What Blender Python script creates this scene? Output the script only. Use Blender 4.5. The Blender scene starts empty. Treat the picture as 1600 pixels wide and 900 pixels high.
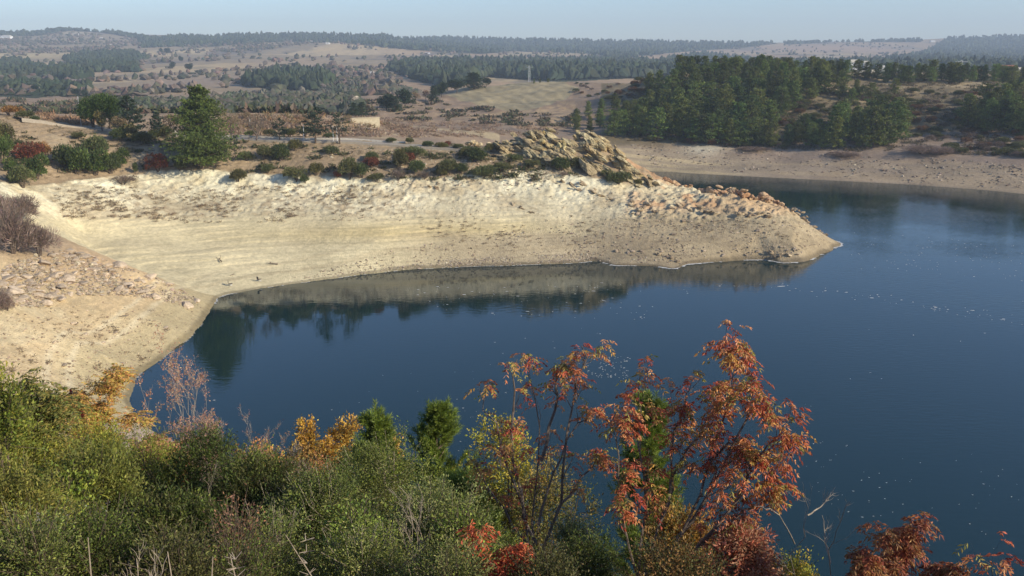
import bpy, math, random
import numpy as np
from math import radians as R

# ---------------------------------------------------------------- camera, sky, sun, exposure
H = 30.0                       # camera height above the water
PITCH = R(14.76); F = 1385.0   # focal length in pixels of a 1600 px wide frame
CP, SP = math.cos(PITCH), math.sin(PITCH)
SUN_EL, SUN_X, SUN_Y = R(26), 0.91, -0.41   # towards the sun: right of and behind the camera
C = bpy.context.scene.collection
sc = bpy.context.scene
cam = bpy.data.cameras.new('camera'); cam.lens = F / 1600 * 36; cam.sensor_width = 36
cam.clip_start = 0.1; cam.clip_end = 20000
camo = bpy.data.objects.new('camera', cam); C.objects.link(camo)
camo.location = (0, 0, H); camo.rotation_euler = (math.pi / 2 - PITCH, 0, 0)
sc.camera = camo
w = bpy.data.worlds.new("World"); sc.world = w; w.use_nodes = True
nt = w.node_tree
sky = nt.nodes.new('ShaderNodeTexSky'); sky.sky_type = 'NISHITA'; sky.sun_disc = False
sky.sun_elevation = SUN_EL; sky.sun_rotation = math.atan2(SUN_X, SUN_Y)
sky.air_density = 1.0; sky.dust_density = 0.5; sky.ozone_density = 3.5; sky.altitude = 200
tint = nt.nodes.new('ShaderNodeMix'); tint.data_type = 'RGBA'; tint.blend_type = 'MULTIPLY'; tint.inputs[0].default_value = 1.0
tint.inputs[7].default_value = (0.95, 1.0, 1.14, 1)
nt.links.new(sky.outputs[0], tint.inputs[6]); nt.links.new(tint.outputs[2], nt.nodes['Background'].inputs[0])
nt.nodes['Background'].inputs[1].default_value = 0.135
sun = bpy.data.lights.new('sun', 'SUN'); sun.energy = 5.0; sun.angle = R(0.53); sun.color = (1.0, 0.885, 0.69)
suno = bpy.data.objects.new('sun', sun); C.objects.link(suno)
_h = math.cos(SUN_EL)
_sd = (SUN_X * _h, SUN_Y * _h, math.sin(SUN_EL))
import mathutils
suno.rotation_euler = mathutils.Vector(_sd).to_track_quat('Z', 'Y').to_euler()
suno.location = (60, -40, 80)
vs = sc.view_settings
vs.view_transform = 'Standard'; vs.look = 'None'; vs.gamma = 1; vs.exposure = 0.16; vs.use_curve_mapping = False
sc.cycles.volume_bounces = 0; sc.cycles.max_bounces = 6; sc.cycles.transparent_max_bounces = 8
sc.cycles.volume_step_rate = 4
sc.cycles.use_denoising = True

rng = np.random.default_rng(7)
random.seed(7)

# ---------------------------------------------------------------- helpers: noise, projection
def _hash(ix, iy, iz, seed):
    h = (ix.astype(np.int64) * 374761393 + iy.astype(np.int64) * 668265263 + iz.astype(np.int64) * 2147483647 + seed * 1274126177) & 0xFFFFFFFF
    h = ((h ^ (h >> 13)) * 1274126177) & 0xFFFFFFFF
    h = (h ^ (h >> 16)) & 0xFFFFFFFF
    return h.astype(np.float64) / 4294967295.0 * 2 - 1

def vn(x, y, z=None, seed=0):
    """value noise, -1..1"""
    x = np.asarray(x, float); y = np.asarray(y, float)
    ix = np.floor(x); iy = np.floor(y); fx = x - ix; fy = y - iy
    fx = fx * fx * fx * (fx * (fx * 6 - 15) + 10); fy = fy * fy * fy * (fy * (fy * 6 - 15) + 10)
    if z is None:
        o = np.zeros_like(ix)
        a = _hash(ix, iy, o, seed); b = _hash(ix + 1, iy, o, seed); c = _hash(ix, iy + 1, o, seed); d = _hash(ix + 1, iy + 1, o, seed)
        return (a + (b - a) * fx) * (1 - fy) + (c + (d - c) * fx) * fy
    z = np.asarray(z, float); iz = np.floor(z); fz = z - iz; fz = fz * fz * (3 - 2 * fz)
    r = 0
    for k, wz in ((0, 1 - fz), (1, fz)):
        a = _hash(ix, iy, iz + k, seed); b = _hash(ix + 1, iy, iz + k, seed); c = _hash(ix, iy + 1, iz + k, seed); d = _hash(ix + 1, iy + 1, iz + k, seed)
        r = r + wz * ((a + (b - a) * fx) * (1 - fy) + (c + (d - c) * fx) * fy)
    return r

def fbm(x, y, oct=4, seed=0, z=None, gain=0.5, ridged=False):
    r = 0; a = 1.0; t = 0
    for i in range(oct):
        c, s = math.cos(0.6 * i + 0.3), math.sin(0.6 * i + 0.3)
        k = 2.03 ** i
        n = vn((x * c - y * s) * k + 17.3 * i, (x * s + y * c) * k - 9.1 * i, None if z is None else z * k + 3.7 * i, seed + i * 13)
        if ridged: n = 1 - 2 * np.abs(n)
        r = r + a * n; t += a; a *= gain
    return r / t

def sm(e0, e1, x):
    t = np.clip((np.asarray(x, float) - e0) / (e1 - e0), 0, 1); return t * t * (3 - 2 * t)

def at(px, py, Y):
    """world point of pixel (1600x900) at forward distance Y"""
    a = (px - 800) / F; b = (450 - py) / F
    s = Y / (CP + b * SP)
    return a * s, Y, H + s * (b * CP - SP)

def atz(px, py, z=0.0):
    a = (px - 800) / F; b = (450 - py) / F
    s = (z - H) / (b * CP - SP)
    return a * s, s * (CP + b * SP), z

def proj(x, y, z):
    dz = z - H
    dep = y * CP - dz * SP; up = y * SP + dz * CP
    dep = np.where(dep > 0.05, dep, 0.05)
    return 800 + F * x / dep, 450 - F * up / dep

def PL(px, pts):
    p = np.array(pts, float); return np.interp(px, p[:, 0], p[:, 1])

def inpoly(px, py, poly):
    p = np.array(poly, float); ins = np.zeros(np.shape(px), bool); n = len(p)
    for i in range(n):
        x1, y1 = p[i]; x2, y2 = p[(i + 1) % n]
        if y1 == y2: continue
        c = ((y1 > py) != (y2 > py)) & (px < (x2 - x1) * (py - y1) / (y2 - y1) + x1)
        ins ^= c
    return ins

# ---------------------------------------------------------------- lake outline (pixels on the water plane)
shore_px = [(205, 640), (202, 615), (213, 590), (238, 570), (270, 547), (300, 522), (322, 497), (335, 475), (345, 464), (370, 457),
            (420, 449), (500, 438), (560, 430), (620, 423), (680, 419), (750, 416), (820, 414), (900, 411), (925, 408), (945, 411), (960, 415), (1000, 415),
            (1035, 417), (1052, 420), (1068, 417), (1080, 413), (1140, 409), (1190, 406), (1212, 409), (1225, 411), (1250, 409), (1270, 401), (1290, 393), (1303, 388),
            (1312, 384), (1313, 380), (1298, 375), (1290, 369), (1270, 360), (1250, 352), (1200, 340), (1150, 331), (1100, 322), (1050, 312), (1000, 298),
            (965, 283), (950, 272), (970, 267), (1030, 268), (1100, 272), (1200, 277), (1300, 282), (1400, 287), (1500, 294), (1550, 298), (1600, 303), (1700, 312), (1800, 325)]
shore = [atz(*p)[:2] for p in shore_px] + [(300, 150), (330, 60), (230, -60), (60, -40), (45, 20)] + \
        [atz(*p)[:2] for p in [(1700, 1010), (1200, 990), (1000, 950), (800, 905), (600, 835), (480, 785), (400, 752), (330, 722), (270, 695), (228, 668)]]
_S = np.array(shore)
# catmull-rom subdivide for a smooth line
def _crom(P, n=4):
    out = []
    m = len(P)
    for i in range(m):
        p0, p1, p2, p3 = P[i - 1], P[i], P[(i + 1) % m], P[(i + 2) % m]
        L = np.linalg.norm(p2 - p1)
        if L > 30: out.append(p1); continue
        for k in range(n):
            t = k / n
            out.append(0.5 * ((2 * p1) + (-p0 + p2) * t + (2 * p0 - 5 * p1 + 4 * p2 - p3) * t * t + (-p0 + 3 * p1 - 3 * p2 + p3) * t ** 3))
    return np.array(out)
SH = _crom(_S, 3)

def sdist(x, y):
    """signed distance to the shore: positive on land"""
    x = np.asarray(x, np.float32); y = np.asarray(y, np.float32)
    d2 = np.full(x.shape, 1e12, np.float32); ins = np.zeros(x.shape, bool)
    n = len(SH)
    for i in range(n):
        ax, ay = SH[i]; bx, by = SH[(i + 1) % n]
        ex, ey = bx - ax, by - ay; L2 = ex * ex + ey * ey + 1e-9
        t = np.clip(((x - ax) * ex + (y - ay) * ey) / L2, 0, 1)
        dx = x - ax - t * ex; dy = y - ay - t * ey
        d2 = np.minimum(d2, dx * dx + dy * dy)
        if ay != by:
            c = ((ay > y) != (by > y)) & (x < ex * (y - ay) / ey + ax); ins ^= c
    d = np.sqrt(d2)
    return np.where(ins, -d, d)

# ---------------------------------------------------------------- terrain control points
ctrl = []
def K(px, py, Y): ctrl.append(at(px, py, Y))
def KZ(px, Y, z):
    dep = Y * CP - (z - H) * SP; ctrl.append(((px - 800) / F * dep, Y, z))
for p in shore_px: ctrl.append(atz(p[0], p[1], 0.05))
for X in (-40, -30, -20): ctrl.append((X, 45, 4.5)); ctrl.append((X, 30, 7))
ctrl += [(-10, 45, 1.5), (0, 40, 0), (20, 38, 0), (60, 30, 1)]
# left near shore and rubble spur
for a in [(-300, 640, 50), (-300, 460, 72), (-300, 300, 118), (-300, 390, 85),
          (0, 640, 58), (100, 640, 64), (0, 560, 68), (100, 560, 75), (200, 560, 79), (0, 460, 80), (100, 500, 84), (200, 500, 90), (270, 510, 92.5),
          (0, 400, 92), (60, 388, 98), (100, 390, 101), (150, 402, 103), (200, 417, 103.5), (250, 440, 104), (300, 465, 104.5), (0, 350, 104), (0, 300, 118), (60, 330, 115)]: K(*a)
# hidden fold behind the spur, then the pale beach
for a in [(120, 118, 4.0), (170, 116, 3.4), (230, 113, 2.2), (300, 111, 1.0)]: KZ(*a)
for a in [(130, 365, 124), (200, 385, 121), (200, 350, 128), (300, 400, 121), (300, 350, 131), (300, 310, 138), (200, 310, 134), (100, 320, 127),
          (400, 400, 123), (400, 350, 133), (400, 310, 139), (500, 390, 126), (500, 340, 135), (500, 305, 140.5), (600, 380, 128), (600, 335, 136.5), (600, 305, 141.5),
          (700, 375, 130.5), (700, 335, 138), (700, 300, 143), (800, 380, 131.5), (800, 340, 138), (800, 305, 144), (900, 380, 132.5), (900, 345, 138.5), (900, 315, 143.5),
          (1000, 385, 131.5), (1000, 350, 137), (1000, 320, 143), (1100, 385, 131.5), (1100, 350, 137), (1100, 320, 143), (1200, 380, 132), (1200, 345, 136.5), (1260, 375, 132)]: K(*a)
# foot and top of the pale bank, bench
for a in [(0, 292, 122), (0, 283, 125), (100, 292, 133), (100, 280, 135.5), (200, 290, 139), (200, 272, 142), (300, 285, 142), (300, 262, 145.5), (400, 290, 142.5), (400, 268, 146),
          (500, 288, 143), (500, 268, 146.5), (600, 290, 143.5), (600, 270, 147.5), (700, 287, 145), (700, 268, 148.5), (800, 285, 147), (800, 262, 151), (900, 290, 148), (900, 262, 153),
          (0, 250, 133), (0, 215, 140), (0, 180, 150), (50, 187, 152), (100, 225, 146), (100, 197, 157), (200, 240, 147), (200, 205, 158), (300, 240, 149), (300, 213, 158), (400, 245, 149.5), (400, 220, 157),
          (500, 245, 150.5), (500, 222, 157), (600, 248, 151.5), (600, 225, 158), (700, 250, 153), (700, 231, 159), (780, 245, 155), (775, 236, 160), (800, 222, 160), (830, 212, 160), (855, 210, 160), (885, 222, 160), (930, 211, 160), (950, 224, 160), (970, 246, 159), (990, 266, 157), (1010, 281, 154), (820, 250, 154), (860, 262, 152), (930, 268, 151),
          (-300, 250, 130), (-300, 180, 145)]: K(*a)
# crest of the peninsula
for a in [(1000, 296, 150), (1030, 290, 155), (1060, 298, 154), (1100, 303, 152), (1130, 311, 150), (1160, 314, 148.5), (1185, 318, 147), (1215, 321, 145), (1240, 334, 142), (1260, 353, 138), (1280, 369, 134)]: K(*a)
# behind the road
for a in [(0, 172, 175), (100, 192, 172), (200, 195, 174), (200, 182, 190), (300, 204, 172), (300, 180, 190), (400, 211, 172), (400, 179, 192), (500, 213, 173), (500, 182, 192), (560, 195, 190), (560, 182, 205),
          (600, 213, 200), (600, 200, 255), (600, 186, 290), (620, 170, 345), (700, 213, 210), (700, 203, 245), (700, 190, 290), (700, 175, 330), (700, 150, 400), (640, 158, 370),
          (760, 216, 220), (760, 203, 250), (800, 190, 290), (800, 175, 335), (800, 150, 400), (760, 135, 430), (820, 130, 445), (880, 131, 440), (870, 160, 380), (870, 185, 310), (900, 205, 275), (940, 212, 268)]: K(*a)
for px in (-300, 0, 100, 200, 300, 400, 500): KZ(px, 260, 8.0)
for px in (580, 660, 760, 860, 950): KZ(px, 570, 4.0)
def FY(Y, px=1200):
    """the wooded hill rises steeply: squeeze its depth"""
    return Y if Y <= 258 else 258 + (Y - 258) * np.interp(px, [900, 940, 1000, 1060], [1.0, 0.8, 0.5, 0.36])
# far shore and wooded hill
for a in [(1000, 240, 248), (1000, 218, 262), (1100, 245, 245), (1100, 222, 257), (1200, 250, 240), (1200, 230, 250), (1300, 256, 231), (1300, 236, 240), (1400, 262, 224), (1400, 240, 232), (1500, 266, 216), (1500, 242, 226),
          (1600, 275, 208), (1600, 252, 216), (1750, 280, 200), (1750, 250, 210),
          (930, 195, 300), (930, 172, 345), (950, 150, 390), (1000, 195, 295), (1000, 150, 380), (1000, 126, 440), (1060, 112, 455), (1100, 195, 300), (1100, 150, 375), (1110, 112, 455),
          (1200, 200, 285), (1200, 165, 340), (1200, 135, 400), (1200, 117, 460), (1300, 205, 270), (1300, 175, 315), (1300, 145, 370), (1300, 120, 460), (1330, 113, 520),
          (1400, 215, 255), (1400, 185, 285), (1400, 158, 350), (1400, 135, 430), (1400, 118, 540), (1500, 215, 245), (1500, 180, 290), (1500, 150, 370), (1500, 125, 500), (1500, 113, 600),
          (1600, 225, 232), (1600, 190, 270), (1600, 155, 340), (1600, 128, 480), (1600, 112, 600), (1800, 215, 235), (1800, 120, 520)]: K(a[0], a[1], FY(a[2], a[0]))
for px, z in ((1060, 8), (1150, 8), (1250, 8), (1400, 8), (1600, 8), (1800, 8)): KZ(px, 520, z)
# the far country
SKY = [(-400, 52), (0, 53), (50, 50), (85, 47), (110, 44), (160, 47), (225, 57), (300, 60), (360, 58), (430, 52), (560, 55), (800, 61), (1060, 66), (1200, 67), (1400, 64), (1480, 59), (1600, 56), (2000, 54)]
for px in (-400, -150, 0, 100, 200, 300, 400, 500, 600):
    for py, Y in ((172, 330), (160, 430), (140, 600), (120, 850), (100, 1150), (85, 1500), (70, 1950)): K(px, py, Y)
    K(px, PL(px, SKY), 2500); KZ(px, 4200, 20)
for px in (700, 800, 900, 1000, 1100, 1200, 1300, 1400, 1500, 1600, 1800, 2000):
    if px < 1000:
        for py, Y in ((128, 720), (120, 850)): K(px, py, Y)
    if px >= 1000: K(px, 112, 880)
    for py, Y in ((106, 1150), (95, 1600), (84, 2150), (74, 2600)): K(px, py, Y)
    K(px, PL(px, SKY), 3100); KZ(px, 4300, 20)
for px, z in ((800, 12.5), (850, 12), (900, 11), (940, 10), (970, 8)): KZ(px, 168, z)
ctrl = np.array(ctrl)
OFF = 15.0
def uv(x, y):
    q = np.maximum(y + OFF, 3.0); return x / q, np.log(q)
def _feat(x, y):
    u, v = uv(x, y); return np.stack([u * 1.0, v * 1.6], -1)
_X = _feat(ctrl[:, 0], ctrl[:, 1]); _W = ctrl[:, 2] / (ctrl[:, 1] + OFF)
_n = len(_X)
_D = np.sqrt(((_X[:, None] - _X[None]) ** 2).sum(-1) + 1e-7)
_A = np.zeros((_n + 3, _n + 3)); _A[:_n, :_n] = _D - np.eye(_n) * 0.0006
_P = np.hstack([np.ones((_n, 1)), _X]); _A[:_n, _n:] = _P; _A[_n:, :_n] = _P.T
_sol = np.linalg.solve(_A, np.concatenate([_W, np.zeros(3)]))
def rbf(x, y):
    X = _feat(x.ravel(), y.ravel()); out = np.empty(len(X))
    for i in range(0, len(X), 20000):
        c = X[i:i + 20000]
        d = np.sqrt((c[:, None, 0] - _X[None, :, 0]) ** 2 + (c[:, None, 1] - _X[None, :, 1]) ** 2)
        out[i:i + 20000] = d @ _sol[:_n] + _sol[_n] + c @ _sol[_n + 1:]
    return (out.reshape(x.shape)) * (y + OFF)

# grid: columns in u = x/(y+15), rows in y
NC = 1250
Ug = np.sinh(np.linspace(-1, 1, NC) * 1.0) / math.sinh(1.0) * 0.95
Yr = [-9.0]
while Yr[-1] < 4200:
    y = Yr[-1]
    if y < 50: d = 0.3
    elif y < 110: d = 0.28
    elif y < 165: d = 0.16
    elif y < 300: d = 0.55
    elif y < 500: d = 1.6
    else: d = y * 0.008
    Yr.append(y + d)
Yr = np.array(Yr); NR = len(Yr)
# coarse fields, then bilinear
cu = np.linspace(-0.96, 0.96, 420); cyi = np.unique(np.concatenate([np.arange(0, NR, 3), [NR - 1]])); cy = Yr[cyi]
CU, CY = np.meshgrid(cu, cy); CX = CU * (CY + OFF)
FR = rbf(CX, CY)
_k = np.array([1, 2, 1]) / 4
for _ in range(1):
    FR[:, 1:-1] = FR[:, :-2] * _k[0] + FR[:, 1:-1] * _k[1] + FR[:, 2:] * _k[2]
FS = sdist(CX, CY)
def samp(Fd, x, y):
    u = np.clip(x / (y + OFF), cu[0], cu[-1]); fu = (u - cu[0]) / (cu[1] - cu[0]); iu = np.clip(fu.astype(int), 0, len(cu) - 2); fu = fu - iu
    yy = np.clip(y, cy[0], cy[-1]); iv = np.clip(np.searchsorted(cy, yy, side='right') - 1, 0, len(cy) - 2); fv = (yy - cy[iv]) / (cy[iv + 1] - cy[iv])
    return (Fd[iv, iu] * (1 - fu) + Fd[iv, iu + 1] * fu) * (1 - fv) + (Fd[iv + 1, iu] * (1 - fu) + Fd[iv + 1, iu + 1] * fu) * fv

YB = [(-300, 285), (0, 288), (60, 292), (100, 287), (190, 280), (250, 268), (330, 270), (420, 276), (540, 282), (640, 281), (720, 278), (800, 268), (850, 270), (900, 278), (960, 287), (1010, 292), (1030, 283)]
def height(x, y, detail=True):
    """ground height and masks at world x,y"""
    x = np.asarray(x, float); y = np.asarray(y, float)
    rb = samp(FR, x, y); s = samp(FS, x, y)
    s = s + 0.35 * fbm(x / 3.0, y / 3.0, 3, 5) * sm(160, 120, y) * sm(60, 70, y) + 0.9 * fbm(x / 6, y / 6, 3, 8) * sm(18, 26, x) * sm(150, 140, y) * sm(100, 120, y)
    # near hillside under the camera
    prof = np.interp(y, [-20, 1.0, 3.0, 6, 12, 25, 44, 60, 90], [29.6, 28.5, 27.5, 25.6, 21.4, 12.2, 0.2, -8, -30])
    near = prof + sm(-0.3, -3.0, x) * sm(1, 4, y) * sm(14, 7, y) * 0.55 + 0.35 * fbm(x / 4, y / 4, 3, 21)
    near = near - np.maximum(0, np.abs(x) - 30) * 0.05
    land = np.maximum(rb, near)
    px, py = proj(x, y, land)
    if detail:
        far = sm(300, 900, y)
        amp = np.clip(s / 3, 0, 1)
        n1 = fbm(x / 7, y / 7, 5, 31)
        land = land + amp * n1 * (0.22 + 0.3 * sm(200, 400, y)) * (1 - far)
        # rock banks: ridged relief
        A = (y > 100) & (y < 175)
        bank = np.where(A, sm(-8, 3, py - PL(px, YB)) * sm(60, 14, py - PL(px, YB)), 0) * sm(1050, 980, px)
        tip = np.where(A, sm(940, 1040, px) * sm(355, 335, py), 0)
        xs = x * 0.85 + y * 0.5; ys = -x * 0.5 + y * 0.85
        rid = fbm(xs / 3.2, ys / 1.5, 6, 77, ridged=True, gain=0.7)
        rid2 = fbm(x / 1.3, y / 1.3, 3, 99, ridged=True)
        land = land + amp * (bank * (rid * 0.32 + rid2 * 0.2) + tip * (rid * 0.6 + rid2 * 0.35 + 0.65 * sm(0.0, 0.35, fbm(x / 3.1, y / 2.4, 3, 83)) * sm(325, 312, py) * sm(1030, 1120, px)))
        mid = np.where((y > 100) & (y < 165) & (px < 1340), 1.0, 0) * sm(2, 9, s)
        sandz = sm(330, 350, py) * sm(1000, 700, px)
        land = land + amp * mid * (1 - 0.8 * sandz) * fbm(x / 0.9, y / 0.9, 3, 55, ridged=True) * 0.11
        stp = (land + 0.5 * fbm(x / 12, y / 12, 2, 57)) / 0.55; fr_ = stp - np.floor(stp)
        land = land + amp * mid * (sm(0.0, 0.25, fr_) - fr_) * 0.16 * sm(-0.3, 0.3, fbm(x / 10, y / 6, 2, 58))
        rub = np.where(y < 112, sm(0.1, 0.6, fbm(x / 9, y / 9, 2, 3) + 0.4), 0) * sm(50, 58, y) * sm(2, 8, s)
        land = land + amp * rub * 0.12 * fbm(x / 0.8, y / 0.8, 3, 56, ridged=True)
        # gullies on the dry slopes behind
        land = land + sm(190, 300, y) * (1 - sm(500, 700, y)) * sm(4, 25, s) * fbm(x / 22, y / 22, 5, 61, ridged=True) * 1.1
        land = land + far * y * (0.0042 * fbm(x / 260, y / 330, 4, 71) + 0.0016 * fbm(x / 60, y / 90, 3, 72)) * sm(2500, 1700, y)
    cap = 0.03 + 1.1 * np.maximum(s, 0) + 0.02
    land = np.minimum(np.maximum(land, 0.035 * np.clip(s, 0, 12) + 0.01), cap)
    z = np.where(s > 0, land, np.maximum(-4.0, 0.3 * s))
    return z, s, px, py

def gz(x, y): return height(np.atleast_1d(x), np.atleast_1d(y))[0]

def hit(px, py, Y0, Y1, n=130):
    """ground point seen at pixel px,py between forward distances Y0 and Y1 (first crossing)"""
    px = np.atleast_1d(np.asarray(px, float)); py = np.atleast_1d(np.asarray(py, float))
    i = np.arange(len(px)); lo = np.full(len(px), float(Y0)); hi = np.full(len(px), float(Y1)); ok = None
    for rnd, m in ((0, n), (1, 9)):
        Ys = lo[:, None] * (hi / lo)[:, None] ** np.linspace(0, 1, m)[None]
        X, _, Zr = at(px[:, None], py[:, None], Ys)
        g = height(X, Ys)[0]; below = Zr < g; k = np.argmax(below, 1)
        if rnd == 0: ok = below.any(1)
        k = np.where(below.any(1), k, np.argmin(Zr - g, 1))
        lo, hi = Ys[i, np.maximum(k - 1, 0)], np.maximum(Ys[i, k], Ys[i, np.maximum(k - 1, 0)] * 1.00001)
    return X[i, k], Ys[i, k], g[i, k], ok

# ---------------------------------------------------------------- mesh helpers
def mesh_np(name, V, Fc, mat=None, col=None, smooth=False, parent=None, link=True, loc=None, mats=None):
    """V (n,3); Fc (m,3) or (m,4) int array, or list of such arrays"""
    if not isinstance(Fc, list): Fc = [Fc]
    Fc = [f for f in Fc if len(f)]
    me = bpy.data.meshes.new(name)
    nl = sum(f.size for f in Fc); nf = sum(len(f) for f in Fc)
    me.vertices.add(len(V)); me.loops.add(nl); me.polygons.add(nf)
    me.vertices.foreach_set('co', np.ascontiguousarray(V, np.float32).ravel())
    me.loops.foreach_set('vertex_index', np.concatenate([f.ravel() for f in Fc]).astype(np.int32))
    tot = np.concatenate([np.full(len(f), f.shape[1]) for f in Fc]).astype(np.int32)
    st = np.concatenate([[0], np.cumsum(tot)[:-1]]).astype(np.int32)
    me.polygons.foreach_set('loop_start', st)
    me.polygons.foreach_set('loop_total', tot)
    me.update(calc_edges=True)
    me.polygons.foreach_set('use_smooth', np.full(nf, smooth, bool))
    if col is not None:
        ca = me.color_attributes.new('Col', 'FLOAT_COLOR', 'POINT')
        c4 = np.ones((len(V), 4), np.float32); c4[:, :3] = col
        ca.data.foreach_set('color', c4.ravel())
    if mat: me.materials.append(mat)
    if not link: return me
    o = bpy.data.objects.new(name, me); C.objects.link(o)
    if parent: o.parent = parent
    if loc is not None: o.location = loc
    return o

def tag(o, label=None, cat=None, group=None, kind=None):
    if label: o['label'] = label
    if cat: o['category'] = cat
    if group: o['group'] = group
    if kind: o['kind'] = kind
    return o

def node_mat(name):
    m = bpy.data.materials.new(name); m.use_nodes = True
    return m, m.node_tree, m.node_tree.nodes['Principled BSDF']

# ---------------------------------------------------------------- materials
def ground_mat():
    m, t, b = node_mat('ground_soil'); N = t.nodes; L = t.links
    a = N.new('ShaderNodeVertexColor'); a.layer_name = 'Col'
    geo = N.new('ShaderNodeNewGeometry')
    n1 = N.new('ShaderNodeTexNoise'); n1.inputs['Scale'].default_value = 1.7; n1.inputs['Detail'].default_value = 8; n1.inputs['Roughness'].default_value = 0.7
    n2 = N.new('ShaderNodeTexNoise'); n2.inputs['Scale'].default_value = 0.13; n2.inputs['Detail'].default_value = 5
    vor = N.new('ShaderNodeTexVoronoi'); vor.inputs['Scale'].default_value = 5.5; vor.feature = 'F1'
    for n in (n1, n2, vor): L.new(geo.outputs['Position'], n.inputs['Vector'])
    r1 = N.new('ShaderNodeMapRange'); r1.inputs['From Min'].default_value = 0.3; r1.inputs['From Max'].default_value = 0.7; r1.inputs['To Min'].default_value = 0.72; r1.inputs['To Max'].default_value = 1.2
    L.new(n1.outputs['Fac'], r1.inputs['Value'])
    r2 = N.new('ShaderNodeMapRange'); r2.inputs['From Min'].default_value = 0.35; r2.inputs['From Max'].default_value = 0.65; r2.inputs['To Min'].default_value = 0.86; r2.inputs['To Max'].default_value = 1.12
    L.new(n2.outputs['Fac'], r2.inputs['Value'])
    mm = N.new('ShaderNodeMath'); mm.operation = 'MULTIPLY'; L.new(r1.outputs[0], mm.inputs[0]); L.new(r2.outputs[0], mm.inputs[1])
    mx = N.new('ShaderNodeVectorMath'); mx.operation = 'SCALE'; L.new(a.outputs['Color'], mx.inputs[0]); L.new(mm.outputs[0], mx.inputs['Scale'])
    L.new(mx.outputs[0], b.inputs['Base Color'])
    b.inputs['Roughness'].default_value = 0.95; b.inputs['Specular IOR Level'].default_value = 0.15
    bp = N.new('ShaderNodeBump'); bp.inputs['Strength'].default_value = 0.5; bp.inputs['Distance'].default_value = 0.10
    ad = N.new('ShaderNodeMath'); ad.operation = 'ADD'; L.new(n1.outputs['Fac'], ad.inputs[0]); L.new(vor.outputs['Distance'], ad.inputs[1])
    L.new(ad.outputs[0], bp.inputs['Height']); L.new(bp.outputs[0], b.inputs['Normal'])
    return m
def water_mat():
    m, t, b = node_mat('lake_water'); N = t.nodes; L = t.links
    N.remove(b); df = N.new('ShaderNodeBsdfDiffuse'); df.inputs['Color'].default_value = (0.005, 0.024, 0.026, 1)
    gl = N.new('ShaderNodeBsdfGlossy'); gl.inputs['Roughness'].default_value = 0.02; gl.inputs['Color'].default_value = (1, 1, 1, 1)
    frn = N.new('ShaderNodeFresnel'); frn.inputs['IOR'].default_value = 1.40
    ms = N.new('ShaderNodeMixShader'); L.new(frn.outputs[0], ms.inputs[0]); L.new(df.outputs[0], ms.inputs[1]); L.new(gl.outputs[0], ms.inputs[2]); L.new(ms.outputs[0], N['Material Output'].inputs['Surface'])
    geo = N.new('ShaderNodeNewGeometry')
    mp = N.new('ShaderNodeMapping'); mp.inputs['Scale'].default_value = (0.55, 1.6, 1); mp.inputs['Rotation'].default_value = (0, 0, 0.12)
    L.new(geo.outputs['Position'], mp.inputs['Vector'])
    n1 = N.new('ShaderNodeTexNoise'); n1.inputs['Scale'].default_value = 1.5; n1.inputs['Detail'].default_value = 3; L.new(mp.outputs[0], n1.inputs['Vector'])
    n2 = N.new('ShaderNodeTexNoise'); n2.inputs['Scale'].default_value = 0.045; n2.inputs['Detail'].default_value = 3; L.new(geo.outputs['Position'], n2.inputs['Vector'])
    r = N.new('ShaderNodeMapRange'); r.inputs['From Min'].default_value = 0.4; r.inputs['From Max'].default_value = 0.62; r.inputs['To Min'].default_value = 0.003; r.inputs['To Max'].default_value = 0.010
    L.new(n2.outputs['Fac'], r.inputs['Value'])
    bp = N.new('ShaderNodeBump'); bp.inputs['Strength'].default_value = 1.0
    sx = N.new('ShaderNodeSeparateXYZ'); L.new(geo.outputs['Position'], sx.inputs[0])
    r3 = N.new('ShaderNodeMapRange'); r3.inputs['From Min'].default_value = 15; r3.inputs['From Max'].default_value = 70; r3.inputs['To Min'].default_value = 1.0; r3.inputs['To Max'].default_value = 4.0
    L.new(sx.outputs['X'], r3.inputs['Value']); mz = N.new('ShaderNodeMath'); mz.operation = 'MULTIPLY'; L.new(r.outputs[0], mz.inputs[0]); L.new(r3.outputs[0], mz.inputs[1])
    L.new(mz.outputs[0], bp.inputs['Distance']); L.new(n1.outputs['Fac'], bp.inputs['Height']); L.new(bp.outputs[0], gl.inputs['Normal']); L.new(bp.outputs[0], frn.inputs['Normal'])
    return m
M_GROUND = ground_mat(); M_WATER = water_mat()

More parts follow.
